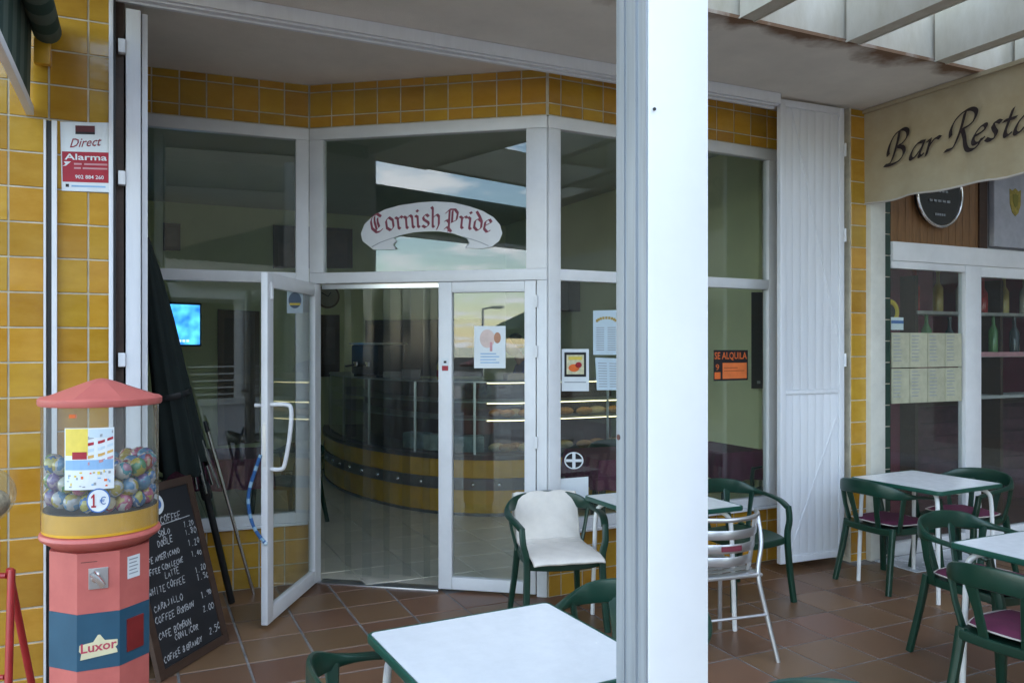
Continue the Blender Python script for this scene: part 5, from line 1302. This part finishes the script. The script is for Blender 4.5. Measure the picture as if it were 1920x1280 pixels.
# ------------------------------------------------------------------ chalkboard, parasol, pole
bl = Vector((-1.735,3.93,0)); dirb = Vector((.234,.972,0)).normalized()
BMx = Matrix.Translation(bl) @ Matrix.Rotation(math.atan2(dirb.y,dirb.x),4,'Z')
cbd = thing('chalkboard', 'wooden A-frame chalkboard listing coffees in chalk behind the capsule machine', 'chalkboard', mat=BMx)
BW, BH, LEAN = .58, .95, .27
def bp_(x, v, o=0.0):
    a = math.atan(LEAN); return Vector((x, v*BH*math.sin(a)-o*math.cos(a), v*BH*math.cos(a)+o*math.sin(a)+.004))
def bquad(x0,x1,v0,v1,o0,o1,name,mat,par=None):
    b = MB(); b.prism([bp_(x0,v0,o0),bp_(x1,v0,o0),bp_(x1,v1,o0),bp_(x0,v1,o0)], bp_(x0,v0,o1)-bp_(x0,v0,o0)); return b.build(name, mat, par or cbd)
M_SLATEB = P('blackboard_paint', (.012,.013,.016), .75, var=.3, scale=5)
bquad(.045,BW-.045,.045,.955,-.006,.006,'slate',M_SLATEB)
for x0,x1,v0,v1 in ((0,.045,0,1),(BW-.045,BW,0,1),(.0455,BW-.0455,0,.045),(.0455,BW-.0455,.955,1)): bquad(x0,x1,v0,v1,-.012,.014,'frame_rail',M_DARKBROWN)
a_ = bp_(0,1); 
for x0 in (0,BW-.045): MB().prism([(x0,a_.y+.02,a_.z-.03),(x0+.045,a_.y+.02,a_.z-.03),(x0+.045,a_.y+.22,.004),(x0,a_.y+.22,.004)], (0,.024,0)).build('rear_leg', M_DARKBROWN, cbd)
MB().tube([bp_(.02,1.0,.012)+Vector((0,0,.0)), bp_(.02,1.0,.012)+Vector((0,0,.022))], .012, 8).build('hinge', M_ALU, cbd)
# single-stroke chalk hand
ST = {'A':'00 25 40|12 32','B':'00 06 36 45 33 03|33 42 40 00','C':'45 26 04 02 20 41','D':'00 06 26 44 42 20 00','E':'46 06 00 40|03 33','F':'46 06 00|03 33','G':'45 26 04 02 20 40 43 23','H':'00 06|40 46|03 43','I':'20 26','J':'36 32 10 01','K':'00 06|46 03 40','L':'06 00 40','M':'00 06 23 46 40','N':'00 06 40 46','O':'20 02 04 26 44 42 20','P':'00 06 36 45 34 03','R':'00 06 36 45 34 03|23 40','S':'45 26 05 04 42 41 20 01','T':'06 46|26 20','U':'06 01 20 41 46','V':'06 20 46','W':'06 10 23 30 46','Y':'06 23 46|23 20','0':'20 02 04 26 44 42 20','1':'15 26 20','2':'05 26 45 00 40','4':'30 36 02 42','5':'46 06 04 34 42 30 00','8':'20 01 44 26 05 42 20','9':'40 46 16 05 14 44','.':'10 20','&':'40 05 26 35 02 10 30 43','3':'05 26 45 23 42 20 01','7':'06 46 10','6':'36 03 10 41 32 02'}
M_CHALK = P('white_chalk', (.62,.64,.66), .95, var=.4, scale=120)
random.seed(21)
def chalk(text, x, v, h, slope=0.0, name='chalk_words'):
    b = MB(); hv = h/BH
    h0_ = h*.92; v0_ = v
    for ch in text:
        if ch == ' ': x += h*.42; continue
        h = h0_*random.uniform(.86,1.12); hv = h/BH; v = v0_+random.uniform(-.0045,.0045); sl_ = random.uniform(.05,.28)
        for st in ST[ch].split('|'):
            pts = [(x+(int(p[0])+sl_*int(p[1]))/6*h*.80+random.uniform(-.0018,.0018), v+int(p[1])/6*hv+random.uniform(-.0018,.0018)) for p in st.split()]
            for (xa,va_),(xb,vb) in zip(pts, pts[1:]):
                d = Vector((xb-xa,(vb-va_)*BH)); 
                if d.length < 1e-5: continue
                n_ = Vector((-d.y,d.x)).normalized()*random.uniform(.0016,.0029)
                b.add([bp_(xa+n_.x,va_+n_.y/BH,.0072),bp_(xb+n_.x,vb+n_.y/BH,.0072),bp_(xb-n_.x,vb-n_.y/BH,.0072),bp_(xa-n_.x,va_-n_.y/BH,.0072)], [(0,1,2,3)])
        x += h*.78; v += slope
    b.build(name, M_CHALK, cbd)['kind'] = 'stuff'
rows = [('CAFE COFFEE',.13,.775,.040),('SOLO',.22,.71,.034),('1.20',.43,.715,.034),('DOBLE',.20,.66,.034),('1.80',.43,.665,.036),('CAFE AMERICANO',.06,.59,.031),('1.20',.435,.60,.034),
        ('COFFEE CON LECHE',.055,.53,.029),('1.40',.44,.535,.032),('LATTE',.20,.48,.032),('WHITE COFFEE',.06,.425,.034),('1.20',.44,.445,.034),('1.50',.44,.395,.036),('CARAJILLO',.07,.34,.036),
        ('COFFEE BOMBON',.06,.275,.034),('1.90',.44,.295,.034),('CAFE BOMBON',.06,.195,.034),('2.00',.43,.215,.036),('CON LICOR',.17,.15,.032),('COFFEE & BRANDY',.06,.075,.030),('2.50',.44,.09,.036)]
for tx, x, v, h in rows: chalk(tx, x, v, h)
b = MB(); b.add([bp_(.10,.765,.0072),bp_(.50,.768,.0072),bp_(.50,.773,.0072),bp_(.10,.770,.0072)],[(0,1,2,3)]); b.build('underline', M_CHALK, cbd)
MB().add([bp_(.26+.055*math.cos(2*math.pi*k/24), .885+.058*math.sin(2*math.pi*k/24),.0075) for k in range(24)],[tuple(range(24))]).build('round_label', M_PAPER, cbd)
MB().add([bp_(.27+.026*math.cos(2*math.pi*k/16), .885+.028*math.sin(2*math.pi*k/16),.0082) for k in range(16)],[tuple(range(16))]).build('round_label_print', M_BLUEINK, cbd)
def lean(base, top):
    d = (Vector(top)-Vector(base)); L_ = d.length; q = d.to_track_quat('Z','X'); return Matrix.Translation(base) @ q.to_matrix().to_4x4(), L_
UM, UL = lean((-1.80,5.14,.01), (-2.115,4.62,2.28))
um = thing('folded_parasol', 'closed black parasol leaning in the corner left of the door', 'parasol', mat=UM)
MB().tube([(0,0,0),(0,0,UL)], .021, 12).build('pole', M_BLACK, um, smooth=True)
n = 48; b = MB(); prof = [(.128,.94),(.132,.97),(.118,1.2),(.098,1.5),(.076,1.85),(.048,2.15),(.026,2.30),(.012,2.34)]
sag = UM.to_3x3().inverted() @ Vector((-1,-.3,0))
vs = []; fs = []
for k,(r_,z) in enumerate(prof):
    for i in range(n):
        a = 2*math.pi*i/n; fl_ = 1+(.13*math.cos(8*a+.9*math.sin(3*a)+.15*k)+.07*math.cos(5*a+2))*(1-k/len(prof))
        sg_ = .085*(1-(z-.94)/1.4); vs.append((r_*fl_*math.cos(a)+sag.x*sg_, r_*fl_*math.sin(a)+sag.y*sg_, z-(.03*math.cos(4*a+1) if k < 2 else 0)))
for k in range(len(prof)-1):
    for i in range(n): fs.append((k*n+i,k*n+(i+1)%n,(k+1)*n+(i+1)%n,(k+1)*n+i))
fs.append(tuple((len(prof)-1)*n+i for i in range(n)))
b.add(vs, fs).build('canopy', M_DARKCLOTH, um, smooth=True)
for k in range(5): a = R(72*k+20); MB().tube([(.08*math.cos(a),.08*math.sin(a),.78),(.035*math.cos(a),.035*math.sin(a),1.2)], .008, 6).build('rib', M_CHROME, um, smooth=True)
MB().lathe([(.03,.72),(.034,.74),(.034,.80),(.03,.82)],12).build('runner', M_BLACK, um, smooth=True)
MB().sweep([(.112*math.cos(a)+sag.x*.056,.112*math.sin(a)+sag.y*.056,1.42) for a in [2*math.pi*k/24 for k in range(24)]],[(.018,.003)]*24,seg=6,hint=(0,0,1),closed=True).build('tie_strap', M_BLACK, um, smooth=True)
CM, CL = lean((-1.72,5.33,.005), (-1.985,5.17,1.17))
cpole = thing('crank_pole', 'thin aluminium pole with black tip leaning beside the parasol', 'pole', mat=CM)
MB().tube([(0,0,0),(0,0,CL-.07)], .012, 10).build('tube', M_CHROME, cpole, smooth=True); MB().tube([(0,0,CL-.07),(0,0,CL)], [.016,.011], 10).build('tip', M_BLACK, cpole, smooth=True)
CM, CL = lean((-1.70,5.36,.005), (-1.955,5.205,1.12))
bf_ = thing('door_stop', 'rounded blue rubber dome on the floor beside the capsule machine', 'door stop', loc=(-1.60,3.72,.003))
MB().lathe([(.10,0),(.10,.02),(.07,.05),(.02,.06)],20).build('dome', P('blue_rubber',(.03,.10,.22),.5), bf_, smooth=True)

# ------------------------------------------------------------------ across the promenade (seen in the glass)
por = thing('white_arcade', 'white arcade building with columns, wavy roof and shade-darkened walls across the promenade', 'building', mat=place(4.0,-12.5,0))
M_WR = P('white_render', (.72,.71,.66), .8, var=.08)
MB().box((-5.5,-8,-.05),(.4,-2.2,3.44)).build('low_wall', P('shade_dark_render2',(.12,.11,.09),.8,var=.15), por)  # kept low so the left wall tiles mirror sky; colour darkened as shade
MB().box((.41,-8,-.05),(9,-2.2,9.5)).build('wall', P('shade_dark_render',(.075,.07,.055),.8,var=.15), por)  # raised to hide sky in the window reflections; dark colour stands for shade
for x in (-5.1,-3.55,-2.9,-.4,2.2,4.8,7.4): MB().lathe([(.19,-.05),(.19,.12),(.15,.14),(.14,2.9),(.19,2.95),(.19,3.05)],20).build('column', M_WR, por, smooth=True, loc=(x,0,0))
MB().box((-5.5,-2.19,3.05),(9,.25,3.45)).build('architrave', M_WR, por)
for k in range(23,58): MB().tube([(-5.4+.25*k,.45,3.52),(-5.4+.25*k,-2.2,4.3)], .12, 8).build('roof_tile', P('pale_roof_tile',(.55,.48,.38),.8,var=.2), por, smooth=True)
for z in (.25,.45,.65,.85,1.06): MB().tube([(-5.1,0,z),(7.4,0,z)], .022, 8).build('rail', M_WR, por)
MB().box((-5.3,-.12,-.05),(7.6,.12,.12)).build('kerb', M_WR, por)
def mirror(pl, x, y, dist):
    """place seen by reflection in a facet"""
    d = ray(x,y).normalized(); h0 = pl.hit(x,y); r_ = d-2*d.dot(pl.n)*pl.n; t_ = (dist)/Vector((r_.x,r_.y)).length; return h0+r_*t_
q = mirror(PD,905,600,24)
lp = thing('street_lamp', 'tall grey street lamp on the promenade', 'street lamp', loc=(q.x,q.y,-.05))
hz = mirror(PD,905,578,24).z+.05
MB().tube([(0,0,0),(0,0,.8),(0,0,hz)], [.09,.07,.045], 10).build('mast', M_STEEL, lp, smooth=True); MB().tube([(0,0,hz-.02),(.5,0,hz+.05)], .03, 8).build('arm', M_STEEL, lp, smooth=True); MB().box((.35,-.1,hz-.02),(.8,.1,hz+.08),.03).build('lantern', M_STEEL, lp, smooth=True)
q = mirror(PD,1000,640,11)
pa = thing('open_parasol', 'open green striped parasol standing out on the promenade', 'parasol', loc=(q.x,q.y,-.05))
MB().tube([(0,0,0),(0,0,2.5)], .025, 10).build('pole', M_TUBEW, pa, smooth=True)
for k in range(8):
    b = MB(); a0_, a1_ = R(45*k), R(45*(k+1)); b.add([(0,0,2.5),(1.0*math.cos(a0_),1.0*math.sin(a0_),2.05),(1.0*math.cos(a1_),1.0*math.sin(a1_),2.05)],[(0,1,2)]); b.build('canopy_panel', M_STRIPE if k % 2 else M_STRIPE2, pa)
    b = MB(); b.add([(1.0*math.cos(a0_),1.0*math.sin(a0_),2.05),(1.0*math.cos(a1_),1.0*math.sin(a1_),2.05),(1.0*math.cos(a1_),1.0*math.sin(a1_),1.88),(1.0*math.cos(a0_),1.0*math.sin(a0_),1.88)],[(0,1,2,3)]); b.build('valance', M_STRIPE2 if k % 2 else M_STRIPE, pa)
sw_ = thing('sea_wall', 'low dark promenade wall in front of the sea', 'wall', mat=place(-12,-40,0))
MB().box((-60,-.2,-.05),(60,.2,.9)).build('coping', P('dark_stone',(.10,.10,.10),.8,var=.2), sw_)

wg = thing('added_shade_wing', 'added unseen wing on the right that darkens reflections and blocks sun', 'building', mat=FM @ Matrix.Translation((9.0,0,0)))
MB().box((0,-33,-.05),(6,4,9.0)).build('wall', P('dull_render',(.30,.27,.22),.85,var=.15), wg)  # added unseen block: darkens the right window's reflections and keeps sun off
for k in range(-4,5):
    for z in (.2,4.2): 
        wn = MB().box((-.02,-17.5+3.4*k,z),(-.001,-15.6+3.4*k,z+2.4)).build('window', M_DARKBROWN, wg); MB().box((-.03,-17.35+3.4*k,z+.15),(-.021,-15.75+3.4*k,z+2.25)).build('pane', M_BLACK, wn)
MB().box((-.25,-33.2,9.01),(6.2,4.2,9.25)).build('cornice', M_CREAM, wg)
